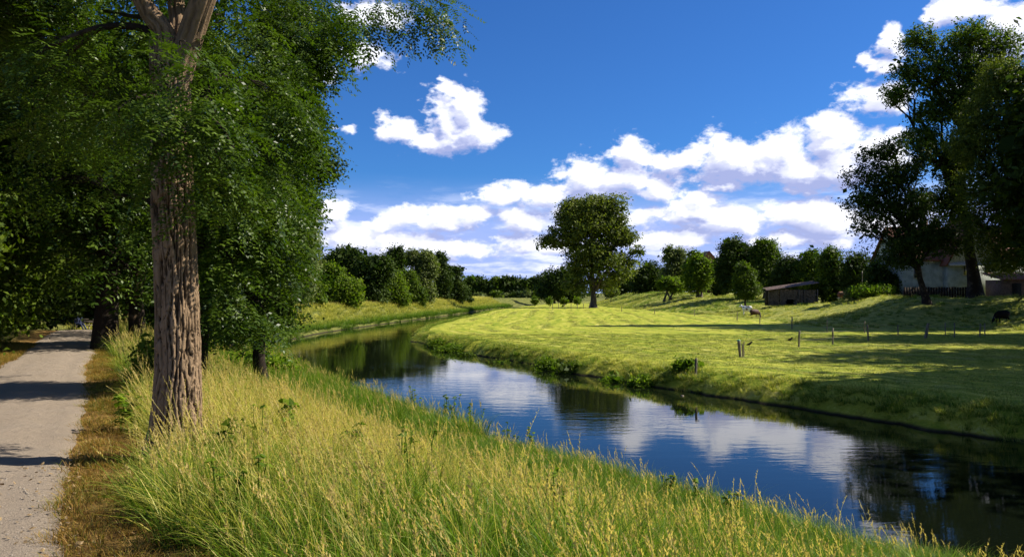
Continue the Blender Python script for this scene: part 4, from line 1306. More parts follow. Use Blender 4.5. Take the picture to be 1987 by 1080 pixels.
L1 = px_lobes(8, [(385, 90, 40, 50, -.9, .45), (320, 110, 36, 40, -1.0, .35), (335, 165, 45, 32, -1.3, .5), (120, 105, 90, 36, -.2, .5), (230, 70, 50, 36, -.4, .45), (520, 190, 60, 60, .2, .9), (500, 320, 55, 60, .4, .7), (340, 190, 70, 36, -1.1, .6), (290, 330, 50, 40, -.9, .35), (350, 120, 60, 30, .9, .6), (330, 190, 60, 45, -1.2, .35), (400, 250, 50, 60, -1.0, .7), (285, 260, 50, 40, -.9, .3), (420, 330, 45, 60, -.6, .6), (230, 210, 60, 40, 1.0, .5),
                  (480, 60, 90, 70, .8, 1), (560, 20, 90, 60, 1.2, 1), (440, -60, 110, 80, .6, .8), (250, -100, 200, 90, .5, 1), (640, -60, 100, 60, 1.2, .8),
                  (110, 60, 120, 60, 1.6, 1.0), (60, 180, 90, 50, 1.8, .8), (140, 230, 70, 45, 1.6, .6), (30, -40, 160, 80, 1.5, 1.1), (200, 20, 90, 50, 1.2, .7)], dk=1.0)
C1 = robinia_crown(root1, B1, L1, 2900, 401, SPN, 1.05, gap=(.38, .9), shell=.2)
# the loose sprays hanging into the sky at the top
r = np.random.default_rng(402)
hang = np.array([P(700 + 23 * k + r.normal(0, 8), -55 + 7.5 * k * .9 + abs(r.normal(0, 22)) + (30 if k < 3 else 0), 9.0 + r.normal(0, .15)) for k in range(8) for _ in range(9)])
hang = hang[(hang[:, 0] < -.62) & (r.uniform(0, 1, len(hang)) < .75)]
V_, F_, v_ = spray_field(hang, np.tile([.6, -.2, 0], (len(hang), 1)), SPN, r, 1.0, .6)
mesh_np('hanging_sprays', V_ - B1, F_, M['leaf_robinia'], root1, {'v': v_})
tw = []
for _ in range(130):
    c = C1[r.integers(len(C1))]
    tw.append((curve(c + (B1 + (0, 0, 4.5) - c) * .25 + r.normal(0, .06, 3), c, r, sag=.1, wob=.2, n=5) - B1, .009 * (1 - .7 * np.linspace(0, 1, 5))))
v_, f_ = tubes(tw, 4)
tag(mesh_np('twigs', v_, f_, M['bark_dark'], root1), kind='stuff')
r = np.random.default_rng(404)
V_, F_, v_, _c = foliage([(-7, 8, 11.2, 3.4, 3.5, 3), (-4.6, 9, 11.8, 2.4, 3, 3), (-10.5, 9, 11, 3.5, 4, 3), (-13.5, 12.5, 13, 4, 4, 3.5)], 1500, 13, .8, .20, r, shell=.2)  # dense canopy above the view, added to block sky light and sun
mesh_np('shade_canopy', V_ - B1, F_, M['leaf_robinia'], root1, {'v': v_})


def row_tree(label, x, y, tr, lobes, n, seed, kind='robinia', bark='bark_dark', sc=1.0, gap=0, lean=(0, 0), name='robinia_tree', leafm=None, crad=.4, ls=.09, h=7, upper=None):
    b = np.array((x, y, zg(x, y) - .05))
    root = thing(name, label, 'tree', tuple(b), group='trees of the path avenue')
    rr0 = np.random.default_rng(seed)
    L3 = [tuple(np.array(l[:3], float)) + tuple(l[3:]) for l in lobes]
    pth = curve((0, 0, -.2), (lean[0], lean[1], h), rr0, wob=.03, n=14)
    rd = tr * (1 - .6 * np.linspace(0, 1, 14)); rd[0] *= 1.4; rd[1] *= 1.1
    v_, f_ = tubes([(pth, rd)], 28)
    mesh_np('trunk', v_, f_, M[bark], root, smooth=True)
    lst = []
    Lw = [tuple(np.array(l[:3]) + b) + tuple(l[3:]) for l in L3]
    if kind == 'robinia':
        C = robinia_crown(root, b, Lw, n, seed, SPF, sc, gap=gap, shell=.3)
    else:
        V, F, v, C = foliage(Lw, n, 20, crad, ls, rr0, gap=gap, shell=.35)
        mesh_np('crown', V - b, F, leafm, root, {'v': v})
        NLEAF[0] += len(F)
    if upper:
        V, F, v, C = foliage(upper, 1100, 13, 1.0, .26, rr0, shell=.2)  # unseen leaf mass overhead, added to darken the wood along the path
        mesh_np('shade_canopy', V - b, F, M['leaf_robinia'], root, {'v': v})
    for l in L3:
        c = np.array(l[:3])
        st = pth[min(13, max(4, int((c[2] - 1.2) / h * 13)))]
        lb = curve(st, c, rr0, sag=.1, wob=.1, n=7)
        lst.append((lb, tr * .35 * (1 - .92 * np.linspace(0, 1, 7))))
        for _ in range(9):
            t_ = c + np.clip(rr0.normal(0, .36, 3), -.6, .6) * np.array(l[3:6])
            lst.append((curve(lb[rr0.integers(3, 7)], t_, rr0, sag=.05, wob=.15, n=5), tr * .09 * (1 - .8 * np.linspace(0, 1, 5))))
    v_, f_ = tubes(lst, 6)
    mesh_np('limbs', v_, f_, M[bark], root, smooth=True)
    return root


def pxr(D, base, spec, dk=.9):
    return [tuple(np.array(l[:3]) - base) + tuple(l[3:]) for l in px_lobes(D, spec, dk)]


def bpt(x, y):
    return np.array((x, y, zg(x, y) - .05))


# second robinia, its crown hanging low over the grass right of the nearest trunk
b = bpt(-5.75, 14.2)
row_tree('robinia whose low hanging foliage fills the space right of the nearest trunk', -5.75, 14.2, .20,
         pxr(14.5, b, [(470, 170, 110, 90, -1), (540, 110, 100, 80, 0), (440, 280, 90, 80, -1), (530, 260, 80, 90, 0), (450, 390, 80, 80, -1), (520, 390, 66, 90, 0), (450, 500, 60, 70, -1), (510, 500, 60, 70, 0), (440, 590, 50, 50, -.5), (505, 585, 55, 55, 0),
                       (600, 40, 90, 60, 0), (330, 60, 100, 80, 1), (380, 190, 80, 60, 1), (250, 120, 100, 90, 2, .8), (160, 250, 100, 70, 2.5, .8), (60, 120, 110, 100, 2, .8), (100, 350, 90, 40, 3, .5), (270, 330, 60, 60, 1.5, .6), (300, 420, 40, 50, 1.2, .3)]), 4200, 501, sc=1.2, gap=(.30, .7), h=8.5, upper=[(-9, 14, 14.2, 4, 4, 3.4), (-6, 16, 14.6, 3, 3, 3)])
b = bpt(-7.4, 19.5)
row_tree('small-leaved dark lime tree overhanging the water left of the river bend', -8.9, 27.5, .24,
         pxr(27, bpt(-8.9, 27.5), [(560, 60, 90, 80), (590, 150, 52, 50), (540, 200, 80, 70), (600, 235, 42, 44), (612, 300, 46, 40), (628, 330, 34, 26), (560, 330, 80, 60), (570, 400, 52, 50), (530, 450, 70, 60), (560, 490, 50, 56), (530, 560, 66, 50), (555, 600, 36, 34), (500, 620, 60, 34), (470, 520, 80, 70), (640, 60, 30, 50, 0, .7), (450, 640, 60, 20)]),
         2600, 502, kind='lime', leafm=LD, crad=.42, ls=.12, name='lime_tree', h=9, gap=(.26, .6))
# trunks farther along the path
row_tree('dark thick trunk at the path edge, beyond the nearest tree', -12.35, 23.6, .36,
         pxr(24, bpt(-12.35, 23.6), [(200, 250, 130, 110), (90, 330, 110, 80), (210, 400, 100, 70), (250, 520, 50, 40, -1, .5), (300, 350, 80, 80), (120, 180, 150, 100), (330, 500, 40, 80), (180, 480, 50, 30, 0, .4), (60, 420, 90, 60, 1, .8), (130, 80, 170, 90, 0, .8), (400, 100, 120, 100, 0, .6)]), 1400, 503, sc=2.3, gap=(.25, .5), h=9, upper=[(-13, 22, 16.4, 5, 5, 3.6), (-18, 27, 17, 5, 6, 4), (-10, 25, 16.5, 4, 5, 3.5)])
row_tree('slender lighter trunk right of the dark thick one along the path', -12.1, 24.9, .19,
         pxr(25, bpt(-12.1, 24.9), [(300, 250, 90, 90), (350, 420, 60, 80), (260, 330, 80, 70)]), 500, 504, sc=2.2, gap=(.25, .5), h=9, bark='bark')
row_tree('avenue tree farthest along the path, in deep shade', -19.2, 39, .3,
         [(0, 0, 5.5, 3.5, 3.5, 2.6), (-2, 1, 8, 4.5, 4, 3), (2, 0, 4.5, 2.5, 2.5, 2.5), (-5, 0, 7, 3, 3, 2.5)], 450, 505, sc=3.0, h=8)
row_tree('avenue tree between the lime and the far end of the path', -15.2, 31.5, .28,
         [(0, 0, 5.5, 3.5, 3.5, 2.6), (-2, 1, 8, 4.5, 4, 3), (2.5, 0, 5, 3, 3, 3.5), (-5, 0, 7, 3, 3, 2.5)], 550, 506, sc=2.8, h=8)
row_tree('avenue tree on the slope side behind the lime', -16.5, 45, .28,
         [(0, 0, 4, 3.5, 3.5, 3.6), (-2, 1, 8, 4.5, 4, 3), (2, 0, 7.5, 3, 3, 4)], 500, 507, sc=3.1, h=8)
print('leaves in all', NLEAF[0])
# ------------------------------------------------------------------ boxes, buildings, fences, animals
def boxes(lst):
    """each: centre, half sizes, rotation about z"""
    VV, FF = [], []
    for i, (c, h, a) in enumerate(lst):
        s = np.array([[x, y, z] for z in (-1, 1) for y in (-1, 1) for x in (-1, 1)], float) * np.array(h)
        ca, sa = math.cos(a), math.sin(a)
        s = np.stack([s[:, 0] * ca - s[:, 1] * sa, s[:, 0] * sa + s[:, 1] * ca, s[:, 2]], -1)
        VV.append(s + np.array(c))
        FF.append(np.array([[0, 2, 3, 1], [4, 5, 7, 6], [0, 1, 5, 4], [2, 6, 7, 3], [0, 4, 6, 2], [1, 3, 7, 5]]) + 8 * i)
    return np.concatenate(VV), np.concatenate(FF)


def box(name, c, h, mat, parent=None, a=0.0, bevel=0):
    V, F = boxes([(c, h, a)])
    o = mesh_np(name, V, F, mat, parent)
    if bevel:
        m_ = o.modifiers.new('b', 'BEVEL'); m_.width = bevel; m_.segments = 2
    return o


def poly(name, V, F, mat, parent=None):
    me = bpy.data.meshes.new(name)
    me.from_pydata([tuple(v) for v in V], [], F)
    me.materials.append(mat)
    o = bpy.data.objects.new(name, me)
    COL.objects.link(o)
    if parent is not None:
        o.parent = parent
    return o


M['plaster'] = simple('old_white_plaster', (.22, .25, .23), (.36, .39, .36), 1.2, bump=.2)
M['gable'] = simple('grey_gable_boards', (.38, .38, .40), (.60, .60, .62), 2.0, stretch=(6, 6, .4), bump=.4)
M['brick'] = simple('dark_brick', (.12, .07, .05), (.22, .14, .10), 6)
M['dark'] = simple('dark_gap', (.01, .01, .01), (.02, .018, .015), 5)
M['glass'] = simple('window_glass', (.02, .025, .03), (.03, .035, .04), 2, rough=.08, bump=0, spec=.6)
M['frame'] = simple('window_frame', (.25, .25, .24), (.34, .34, .33), 6)
m, t = mat_new('red_roof_tiles')
co = t.n('ShaderNodeTexCoord').outputs['Object']
wv_ = t.n('ShaderNodeTexWave', ins={'Vector': co, 'Scale': 2.2, 'Distortion': .8})
wv_.bands_direction = 'Z'
n = t.noise(co, 3, 5, .6)
c = t.mix(n, (.14, .045, .025), (.30, .11, .06))
c = t.mix(t.m('MULTIPLY', wv_.outputs[0], .45), c, (.06, .02, .015))
b = t.n('ShaderNodeBump', ins={'Strength': .8, 'Distance': .06, 'Height': wv_.outputs[0]})
p = t.n('ShaderNodeBsdfPrincipled', ins={'Base Color': c, 'Roughness': .85, 'Normal': b.outputs[0]})
finish(t, p.outputs[0])
M['rooftile'] = m
M['shedroof'] = simple('weathered_shed_roof', (.09, .06, .05), (.22, .15, .125), 2.5, stretch=(1, 5, 1), bump=.6)
M['log'] = simple('split_logs', (.13, .10, .075), (.40, .33, .26), 5, bump=.5)

# ---- farmhouse behind the big trees
HD = 97.0
hk = HD / FPX
hz = 3.2
hx0, hx1 = (1752 - CX) * hk, (2010 - CX) * hk
eave = P(0, 505, HD)[2]; ridge = P(0, 438, HD)[2]
house = thing('farmhouse', 'white plastered farmhouse with red tiled roof, half hidden by the big trees', 'house', ((hx0 + hx1) / 2, HD + 4, hz))
o_ = np.array(house.location)
W2 = (hx1 - hx0) / 2
box('wall', (0, 0, (eave - hz) / 2 - .3), (W2, 4, (eave - hz) / 2 + .3), M['plaster'], house)
e, rg = eave - hz, ridge - hz
poly('roof', [(-W2 - .3, -4.4, e - .15), (W2 + .3, -4.4, e - .15), (W2 + .3, 0, rg), (-W2 - .3, 0, rg), (-W2 - .3, 4.4, e - .15), (W2 + .3, 4.4, e - .15),
              (-W2 - .3, -4.4, e + .05), (W2 + .3, -4.4, e + .05), (W2 + .3, 0, rg + .2), (-W2 - .3, 0, rg + .2), (-W2 - .3, 4.4, e + .05), (W2 + .3, 4.4, e + .05)],
     [[6, 7, 8, 9], [9, 8, 11, 10], [0, 3, 2, 1], [3, 4, 5, 2], [0, 1, 7, 6], [5, 4, 10, 11], [0, 6, 9, 3], [3, 9, 10, 4], [1, 2, 8, 7], [2, 5, 11, 8]], M['rooftile'], house)
for sx in (-1, 1):
    poly('gable_end', [(sx * (W2 - .01), -4, e - .3), (sx * (W2 - .01), 4, e - .3), (sx * (W2 - .01), 0, rg - .1)], [[0, 1, 2]], M['plaster'], house)
# cross wing with pale gable
gx0, gx1 = (1830 - CX) * hk - o_[0], (1932 - CX) * hk - o_[0]
gm = (gx0 + gx1) / 2
ge, gr = P(0, 512, HD)[2] - hz, P(0, 420, HD)[2] - hz
box('wing_wall', (gm, -4.4, ge / 2 - .3), ((gx1 - gx0) / 2, .8, ge / 2 + .3), M['plaster'], house)
poly('gable', [(gx0 + .1, -5.22, ge + .02), (gx1 - .1, -5.22, ge + .02), (gm, -5.22, gr - .1), (gx0 + .1, 0, ge + .02), (gx1 - .1, 0, ge + .02), (gm, 0, gr - .1)], [[0, 1, 2], [0, 3, 4, 1]], M['gable'], house)
for sx, x_ in ((-1, gx0), (1, gx1)):
    nrm = np.array([sx * (gr - ge), 0, abs(gm - x_)]); nrm = nrm / np.linalg.norm(nrm) * .16
    a1 = np.array([x_ + sx * .35, -5.6, ge - .3]); a2 = np.array([gm, -5.6, gr]); a3 = np.array([gm, 0, gr]); a4 = np.array([x_ + sx * .35, 0, ge - .3])
    q_ = [a1, a2, a3, a4] + [v + nrm for v in (a1, a2, a3, a4)]
    poly('wing_roof', q_, [[0, 1, 2, 3], [4, 7, 6, 5], [0, 4, 5, 1], [1, 5, 6, 2], [2, 6, 7, 3], [3, 7, 4, 0]], M['rooftile'], house)
poly('pent_roof', [(gx0 - .1, -5.75, ge - .18), (gx1 + .1, -5.75, ge - .18), (gx1 + .1, -5.2, ge + .22), (gx0 - .1, -5.2, ge + .22), (gx0 - .1, -5.75, ge - .28), (gx1 + .1, -5.75, ge - .28), (gx1 + .1, -5.2, ge + .02), (gx0 - .1, -5.2, ge + .02)],
     [[0, 1, 2, 3], [4, 7, 6, 5], [0, 4, 5, 1], [1, 5, 6, 2], [3, 2, 6, 7], [0, 3, 7, 4]], M['gable'], house)


def window(x, y, z, w, h):
    f = box('window', (x, y, z), (w / 2, .06, h / 2), M['frame'], house)
    for sx in (-1, 1):
        g_ = box('pane', (x + sx * w * .235, y - .065, z), (w * .2, .012, h * .43), M['glass'], f)


window((1864 - CX) * hk - o_[0], -5.25, P(0, 524, HD)[2] - hz, .85, 1.35)
window((1905 - CX) * hk - o_[0], -5.25, P(0, 524, HD)[2] - hz, .85, 1.35)
window((1780 - CX) * hk - o_[0], -4.05, P(0, 530, HD)[2] - hz, 1.0, 1.3)
window((1960 - CX) * hk - o_[0], -4.05, P(0, 530, HD)[2] - hz, 1.0, 1.3)
box('door', ((1940 - CX) * hk - o_[0], -4.06, 1.3), (.55, .05, 1.05), M['brick'], house)
box('plinth', (0, -4.03, .5), (W2 + .02, .04, .75), M['brick'], house)
box('chimney', (-W2 * .4, .3, rg + .4), (.35, .35, .8), M['brick'], house)
# low outbuilding at the right
ob = thing('outbuilding', 'low dark brick outbuilding at the right edge below the willow', 'shed', ((1975 - CX) * .06, 90, 3.3))
box('wall', (0, 0, 1.1), (2.8, 1.6, 1.3), M['brick'], ob)
poly('roof', [(-3.1, -2, 2.35), (3.1, -2, 2.35), (3.1, 2, 3.2), (-3.1, 2, 3.2), (-3.1, -2, 2.45), (3.1, -2, 2.45), (3.1, 2, 3.3), (-3.1, 2, 3.3)], [[0, 3, 2, 1], [4, 5, 6, 7], [0, 1, 5, 4], [1, 2, 6, 5], [2, 3, 7, 6], [3, 0, 4, 7]], M['rooftile'], ob)
box('door', (-1.2, -1.65, 1.0), (.5, .05, 1.0), M['dark'], ob)
# timber fence at the house foot
fn = thing('board_fence', 'low dark board fence at the foot of the farmhouse wall', 'fence', ((1830 - CX) * .06, 90.5, zg((1830 - CX) * .06, 90.5)))
for k in range(28):
    box('board', (-4.2 + k * .31, 0, .62), (.13, .015, .62 + .03 * math.sin(k * 5)), M['bark_dark'], fn)
for zz_ in (.35, .95):
    box('rail', (0, .035, zz_), (4.3, .018, .05), M['bark_dark'], fn)

# ---- small house top beyond the trees
x_, y_ = (1370 - CX) / FPX * 235, 235
fh = thing('distant_house', 'tiny dark gable of a distant house above the tree tops', 'house', (x_, y_, 4))
top_ = P(0, 488, 235)[2] - 4
box('wall', (0, 0, (top_ - 3) / 2), (2.2, 4, (top_ - 3) / 2), M['brick'], fh)
poly('roof', [(-2.7, -4.3, top_ - 3.1), (0, -4.3, top_), (2.7, -4.3, top_ - 3.1), (-2.7, 4.3, top_ - 3.1), (0, 4.3, top_), (2.7, 4.3, top_ - 3.1)], [[0, 1, 2], [3, 5, 4], [0, 3, 4, 1], [1, 4, 5, 2], [0, 2, 5, 3]], M['rooftile'], fh)

# ---- log shed
SD = 122.0
sk = SD / FPX
sx_, sz_ = (1535 - CX) * sk, zg((1535 - CX) * sk, SD)
shed = thing('log_shed', 'open-fronted shed packed with stacked firewood under a shallow brown roof', 'shed', (sx_, SD, sz_ - .1), rz=-.12)
sw_, shh = 3.75, 2.5
# back and side boards
box('back_wall', (0, 1.3, 1.25), (sw_, .05, 1.3), M['bark_dark'], shed)
box('side_wall', (-sw_, .1, 1.25), (.05, 1.2, 1.25), M['bark_dark'], shed)
box('side_wall', (sw_, .1, 1.25), (.05, 1.2, 1.25), M['bark_dark'], shed)
for k, px_ in enumerate((-3.7, -1.85, .9, 1.75, 3.7)):
    box('post', (px_, -1.25, 1.22), (.07, .07, 1.28), M['wood'], shed)
rq = np.random.default_rng(3)
logs = []
hex_ = np.linspace(0, 2 * np.pi, 6, endpoint=False)
VV, FF, off = [], [], 0
for bay in ((-3.6, -1.95), (-1.75, .8), (1.0, 1.65), (1.85, 3.6)):
    z = .12
    while z < 2.35:
        x = bay[0] + rq.uniform(.05, .12)
        while x < bay[1] - .05:
            rad_ = rq.uniform(.06, .115)
            if not (bay[0] == -1.75 and z < .9 and -1.0 < x < .2):
                dy = rq.uniform(-.08, .08)
                ring = np.stack([x + rad_ * np.cos(hex_ + rq.uniform(0, 1)), np.zeros(6), z + rad_ * np.sin(hex_)], -1)
                a_, b_ = ring + (0, -1.12 + dy, 0), ring + (0, -.4, 0)
                VV += [a_, b_]
                for s in range(6):
                    FF.append([off + s, off + (s + 1) % 6, off + 6 + (s + 1) % 6, off + 6 + s])
                FF.append([off, off + 1, off + 2, off + 3]); FF.append([off, off + 3, off + 4, off + 5])
                off += 12
            x += rad_ * 2.05
        z += .185
o = mesh_np('firewood', np.concatenate(VV), np.array(FF), M['log'], shed)
tag(o, kind='stuff')
nrf = 9
for k in range(nrf):
    y0 = -1.7 + k * .37
    x0, x1 = -4.05, 3.9
    zf = lambda x, y: 2.35 + .145 * (x + 4) + .03 * (y + 1.7) * 4
    q_ = [(x0, y0, zf(x0, y0)), (x1, y0, zf(x1, y0)), (x1, y0 + .41, zf(x1, y0 + .41) - .02), (x0, y0 + .41, zf(x0, y0 + .41) - .02)]
    q_ = q_ + [(a_, b_, c_ + .035) for a_, b_, c_ in q_]
    poly('roof_board', q_, [[0, 3, 2, 1], [4, 5, 6, 7], [0, 1, 5, 4], [1, 2, 6, 5], [2, 3, 7, 6], [3, 0, 4, 7]], M['shedroof'], shed)

# ---- wire fences across the meadow
rp = np.random.default_rng(12)


def post_mesh(h, r0, seed, flat=False):
    rr0 = np.random.default_rng(seed)
    pth = np.array([[rr0.normal(0, .008), rr0.normal(0, .008), z] for z in np.linspace(-.25, h, 6)])
    pth[:, 0] += np.linspace(0, 1, 6) * rr0.normal(0, .03)
    return tubes([(pth, r0 * (1 + rr0.normal(0, .06, 6)))], 8)


def wire_fence(label, posts, hts, rads, wires, leans=None):
    x0, y0 = posts[0]
    b = np.array((x0, y0, zg(x0, y0)))
    f = thing('wire_fence', label, 'fence', tuple(b))
    tops = []
    for i, ((x, y), h, r0) in enumerate(zip(posts, hts, rads)):
        v, fc = post_mesh(h, r0, 900 + i)
        ln_ = leans[i] if leans else 0
        v[:, 0] += v[:, 2] * ln_
        g_ = zg(x, y)
        mesh_np('post', v + np.array((x, y, g_)) - b, fc, M['wood'], f, smooth=True)
        tops.append((np.array((x, y, g_)) - b, ln_, h))
    for wf in wires:
        pts = []
        for (p0, l0, h0), (p1, l1, h1) in zip(tops[:-1], tops[1:]):
            a_ = p0 + (l0 * wf, -.06, wf); c_ = p1 + (l1 * wf, -.06, wf)
            t_ = np.linspace(0, 1, 7)[:-1, None]
            pts.append(a_ + (c_ - a_) * t_ - np.array([0, 0, 1]) * .06 * np.sin(t_ * np.pi))
        pts.append(c_[None])
        v, fc = tubes([(np.concatenate(pts), np.full(len(np.concatenate(pts)), .006))], 4)
        mesh_np('wire', v, fc, M['wire'], f)
    return f


def at(px, py, zz=.95):
    k = (CAMZ - zz) / ((py - 568) / FPX)
    return ((px - CX) / FPX * k, k)


fp = [at(1549, 671), at(1615, 666), at(1684, 660), at(1795, 655), at(1900, 652), at(1999, 650)]
wire_fence('nearer wire fence across the meadow, its thickest post leaning', fp, [1.0, 1.05, 1.12, 1.1, 1.0, 1.0], [.055, .05, .06, .11, .05, .05], (.45, .85), [0, .02, -.06, .16, .02, 0])
fq = [at(1206, 604), at(1270, 608), at(1347, 612), at(1430, 621), at(1474, 627), at(1536, 637), at(1604, 642), at(1677, 644), at(1742, 650), at(1833, 649), at(1851, 653), at(1910, 650)]
wire_fence('farther wire fence of thin posts in front of the cows', fq, [1.0, .95, .95, 1.0, 1.2, 1.15, 1.0, .95, .85, 1.0, 1.1, 1.0], [.05, .05, .05, .05, .05, .055, .04, .04, .045, .04, .05, .045], (.4, .8))
fr_ = [at(1060 + 12 * k, 599 - .1 * k, .9) for k in range(1, 8)]
wire_fence('short row of tiny posts left of the solitary poplar', fr_, [1.1] * 7, [.06] * 7, (.8,))


def lone_post(label, px, py, h, r0, lean, cap=None, grp=None):
    x, y = at(px, py)
    g_ = zg(x, y)
    f = thing('wooden_post', label, 'post', (x, y, g_), group=grp)
    v, fc = post_mesh(h, r0, int(px))
    v[:, 0] += v[:, 2] * lean
    mesh_np('shaft', v, fc, M['wood'], f, smooth=True)
    if cap:
        mc = simple('green_tape', (.03, .25, .16), (.05, .35, .22), 9)
        v, fc = tubes([(np.array([[lean * h, 0, h - .06], [lean * h, 0, h + .02]]), [r0 * 1.12, r0 * 1.12])], 8)
        mesh_np('tape', v, fc, mc, f)


lone_post('single short dark post at the opposite bank, leaning slightly', 1349, 713, .78, .055, .06)
lone_post('thick pale post wrapped with green tape at its top', 1436, 690, .86, .075, -.10, cap=True)
lone_post('thin stake standing right beside the green taped post', 1443, 689, .78, .025, .0)
lone_post('middle thin stake leaning on the green taped post', 1440.5, 691, .70, .03, -.06)
lone_post('mossy post stump in the weeds at the opposite bank', 1322, 722, .55, .07, .03)
# tall pole at the wood edge
x, y = (1673 - CX) / FPX * 108, 108
f = thing('pole', 'thin tall pole in front of the dark trees right of the shed', 'pole', (x, y, zg(x, y)))
v, fc = tubes([(np.array([[0, 0, -.3], [0, 0, 2.2], [0.02, 0, 4.2]]), [.06, .055, .045])], 8)
mesh_np('shaft', v, fc, M['wood'], f, smooth=True)
v, fc = tubes([(np.array([[0, 0, 4.15], [0, 0, 4.26]]), [.065, .05])], 8)
mesh_np('cap', v, fc, M['wire'], f)


# ---- cattle
def ell_tube(pts, rx, rz, seg=14):
    """loft with separate half width (sideways) and half height"""
    p = np.asarray(pts, float); n = len(p)
    tg = np.gradient(p, axis=0); tg /= np.linalg.norm(tg, axis=1, keepdims=True)
    side = np.cross(tg, np.array([0, 0, 1.0])); nn = np.linalg.norm(side, axis=1, keepdims=True)
    side = np.where(nn > .15, side / (nn + 1e-9), np.array([0, 1.0, 0]))
    side = np.tile(np.array([0, 1.0, 0]), (n, 1)) * np.sign(side[:, 1:2] + 1e-9) if True else side
    upv = np.cross(side, tg); upv /= np.linalg.norm(upv, axis=1, keepdims=True)
    th = np.linspace(0, 2 * np.pi, seg, endpoint=False)
    ring = p[:, None, :] + np.cos(th)[None, :, None] * side[:, None, :] * np.asarray(rx)[:, None, None] + np.sin(th)[None, :, None] * upv[:, None, :] * np.asarray(rz)[:, None, None]
    V = ring.reshape(-1, 3)
    i = (np.arange(n - 1) * seg)[:, None] + np.arange(seg)[None, :]
    j = (np.arange(n - 1) * seg)[:, None] + ((np.arange(seg) + 1) % seg)[None, :]
    F = [list(a_) for a_ in np.stack([i, j, j + seg, i + seg], -1).reshape(-1, 4)]
    F.append(list(range(seg))[::-1]); F.append([(n - 1) * seg + s for s in range(seg)])
    return V, F


def cow(label, x, y, rz, scale, mat, graze=True, seed=0, legmat=None):
    g_ = zg(x, y)
    root = thing('cow', label, 'cow', (x, y, g_), rz=rz, group='cattle grazing behind the meadow')
    root.scale = (scale,) * 3
    parts = []
    # trunk: rump at x=-.8, chest at x=.65 (faces +X)
    parts.append(ell_tube([(-.86, 0, 1.12), (-.78, 0, 1.10), (-.55, 0, 1.04), (-.2, 0, .98), (.2, 0, .98), (.5, 0, 1.0), (.68, 0, 1.02), (.78, 0, 1.04)],
                          [.14, .26, .34, .40, .38, .30, .22, .1], [.16, .30, .39, .45, .43, .40, .30, .14]))
    if graze:
        parts.append(ell_tube([(.5, 0, 1.1), (.78, 0, .98), (1.0, 0, .70), (1.12, 0, .45)], [.17, .15, .12, .10], [.26, .22, .17, .12]))
        parts.append(ell_tube([(1.06, 0, .55), (1.16, 0, .40), (1.26, 0, .22), (1.33, 0, .08), (1.35, 0, .05)], [.10, .12, .085, .075, .05], [.12, .14, .10, .08, .05]))
        hb, hd = np.array([1.10, 0, .50]), np.array([.2, 0, -.3])
    else:
        parts.append(ell_tube([(.5, 0, 1.1), (.8, 0, 1.2), (1.02, 0, 1.38)], [.17, .14, .11], [.26, .2, .14]))
        parts.append(ell_tube([(.95, 0, 1.45), (1.1, 0, 1.40), (1.3, 0, 1.28), (1.42, 0, 1.22)], [.10, .12, .085, .06], [.11, .14, .10, .07]))
        hb = np.array([1.0, 0, 1.46])
    # legs: hind with hock, front with wrist
    for s in (-1, 1):
        st = .05 * s
        parts.append(ell_tube([(-.62, .16 * s, 1.0), (-.56 + st, .17 * s, .72), (-.74 + st, .17 * s, .48), (-.68 + st, .17 * s, .22), (-.66 + st, .17 * s, .03)], [.13, .11, .06, .045, .06], [.2, .15, .07, .05, .07], 10))
        parts.append(ell_tube([(.52, .14 * s, .85), (.53 - st, .15 * s, .58), (.55 - st, .15 * s, .38), (.53 - st, .15 * s, .18), (.55 - st, .15 * s, .03)], [.10, .07, .055, .04, .055], [.13, .09, .06, .045, .06], 10))
    parts.append(ell_tube([(-.9, .01, 1.2), (-.97, .01, .95), (-.97, .02, .6), (-.96, .02, .42)], [.035, .025, .025, .05], [.035, .025, .025, .05], 8))
    for s in (-1, 1):
        parts.append(ell_tube([hb + (0, .08 * s, .05), hb + (-.02, .17 * s, .06), hb + (-.04, .25 * s, .03)], [.04, .06, .02], [.03, .035, .015], 8))
    parts.append(ell_tube([(-.35, 0, .68), (-.42, 0, .60), (-.45, 0, .54)], [.13, .11, .05], [.12, .10, .05], 8))
    VV, FF, off = [], [], 0
    for V, F in parts:
        VV.append(V); FF += [[int(i) + off for i in f_] for f_ in F]; off += len(V)
    o = poly('body', np.concatenate(VV), FF, mat, root)
    rm = o.modifiers.new('skin', 'REMESH'); rm.mode = 'VOXEL'; rm.voxel_size = .035; rm.use_smooth_shade = True
    sm = o.modifiers.new('smooth', 'SMOOTH'); sm.iterations = 3
    for s in (-1, 1):
        hv, hf = tubes([(np.array([hb + (.02, .07 * s, .09), hb + (.02, .13 * s, .16), hb + (.05, .14 * s, .22)]), [.025, .018, .006])], 6)
        mesh_np('horn', hv, hf, M['frame'], root, smooth=True)
    return root


m, t = mat_new('white_cow_hide')
co = t.n('ShaderNodeTexCoord').outputs['Object']
n = t.noise(co, 2.4, 3, .5)
c = t.mix(t.smooth(n, .53, .545), (.78, .75, .70), (.11, .06, .035))
p = t.n('ShaderNodeBsdfPrincipled', ins={'Base Color': c, 'Roughness': .8})
finish(t, p.outputs[0])
WHITE = m
m, t = mat_new('red_cow_hide')
co = t.n('ShaderNodeTexCoord').outputs['Object']
z = t.n('ShaderNodeSeparateXYZ', ins={0: co}).outputs[2]
c = t.mix(t.smooth(t.m('ADD', z, t.m('MULTIPLY', t.noise(co, 3, 2, .5), .3)), .72, .78), (.6, .52, .44), (.20, .07, .03))
p = t.n('ShaderNodeBsdfPrincipled', ins={'Base Color': c, 'Roughness': .8})
finish(t, p.outputs[0])
RED = m
BROWN = simple('brown_cow_hide', (.05, .02, .014), (.085, .035, .022), 4, rough=.7)
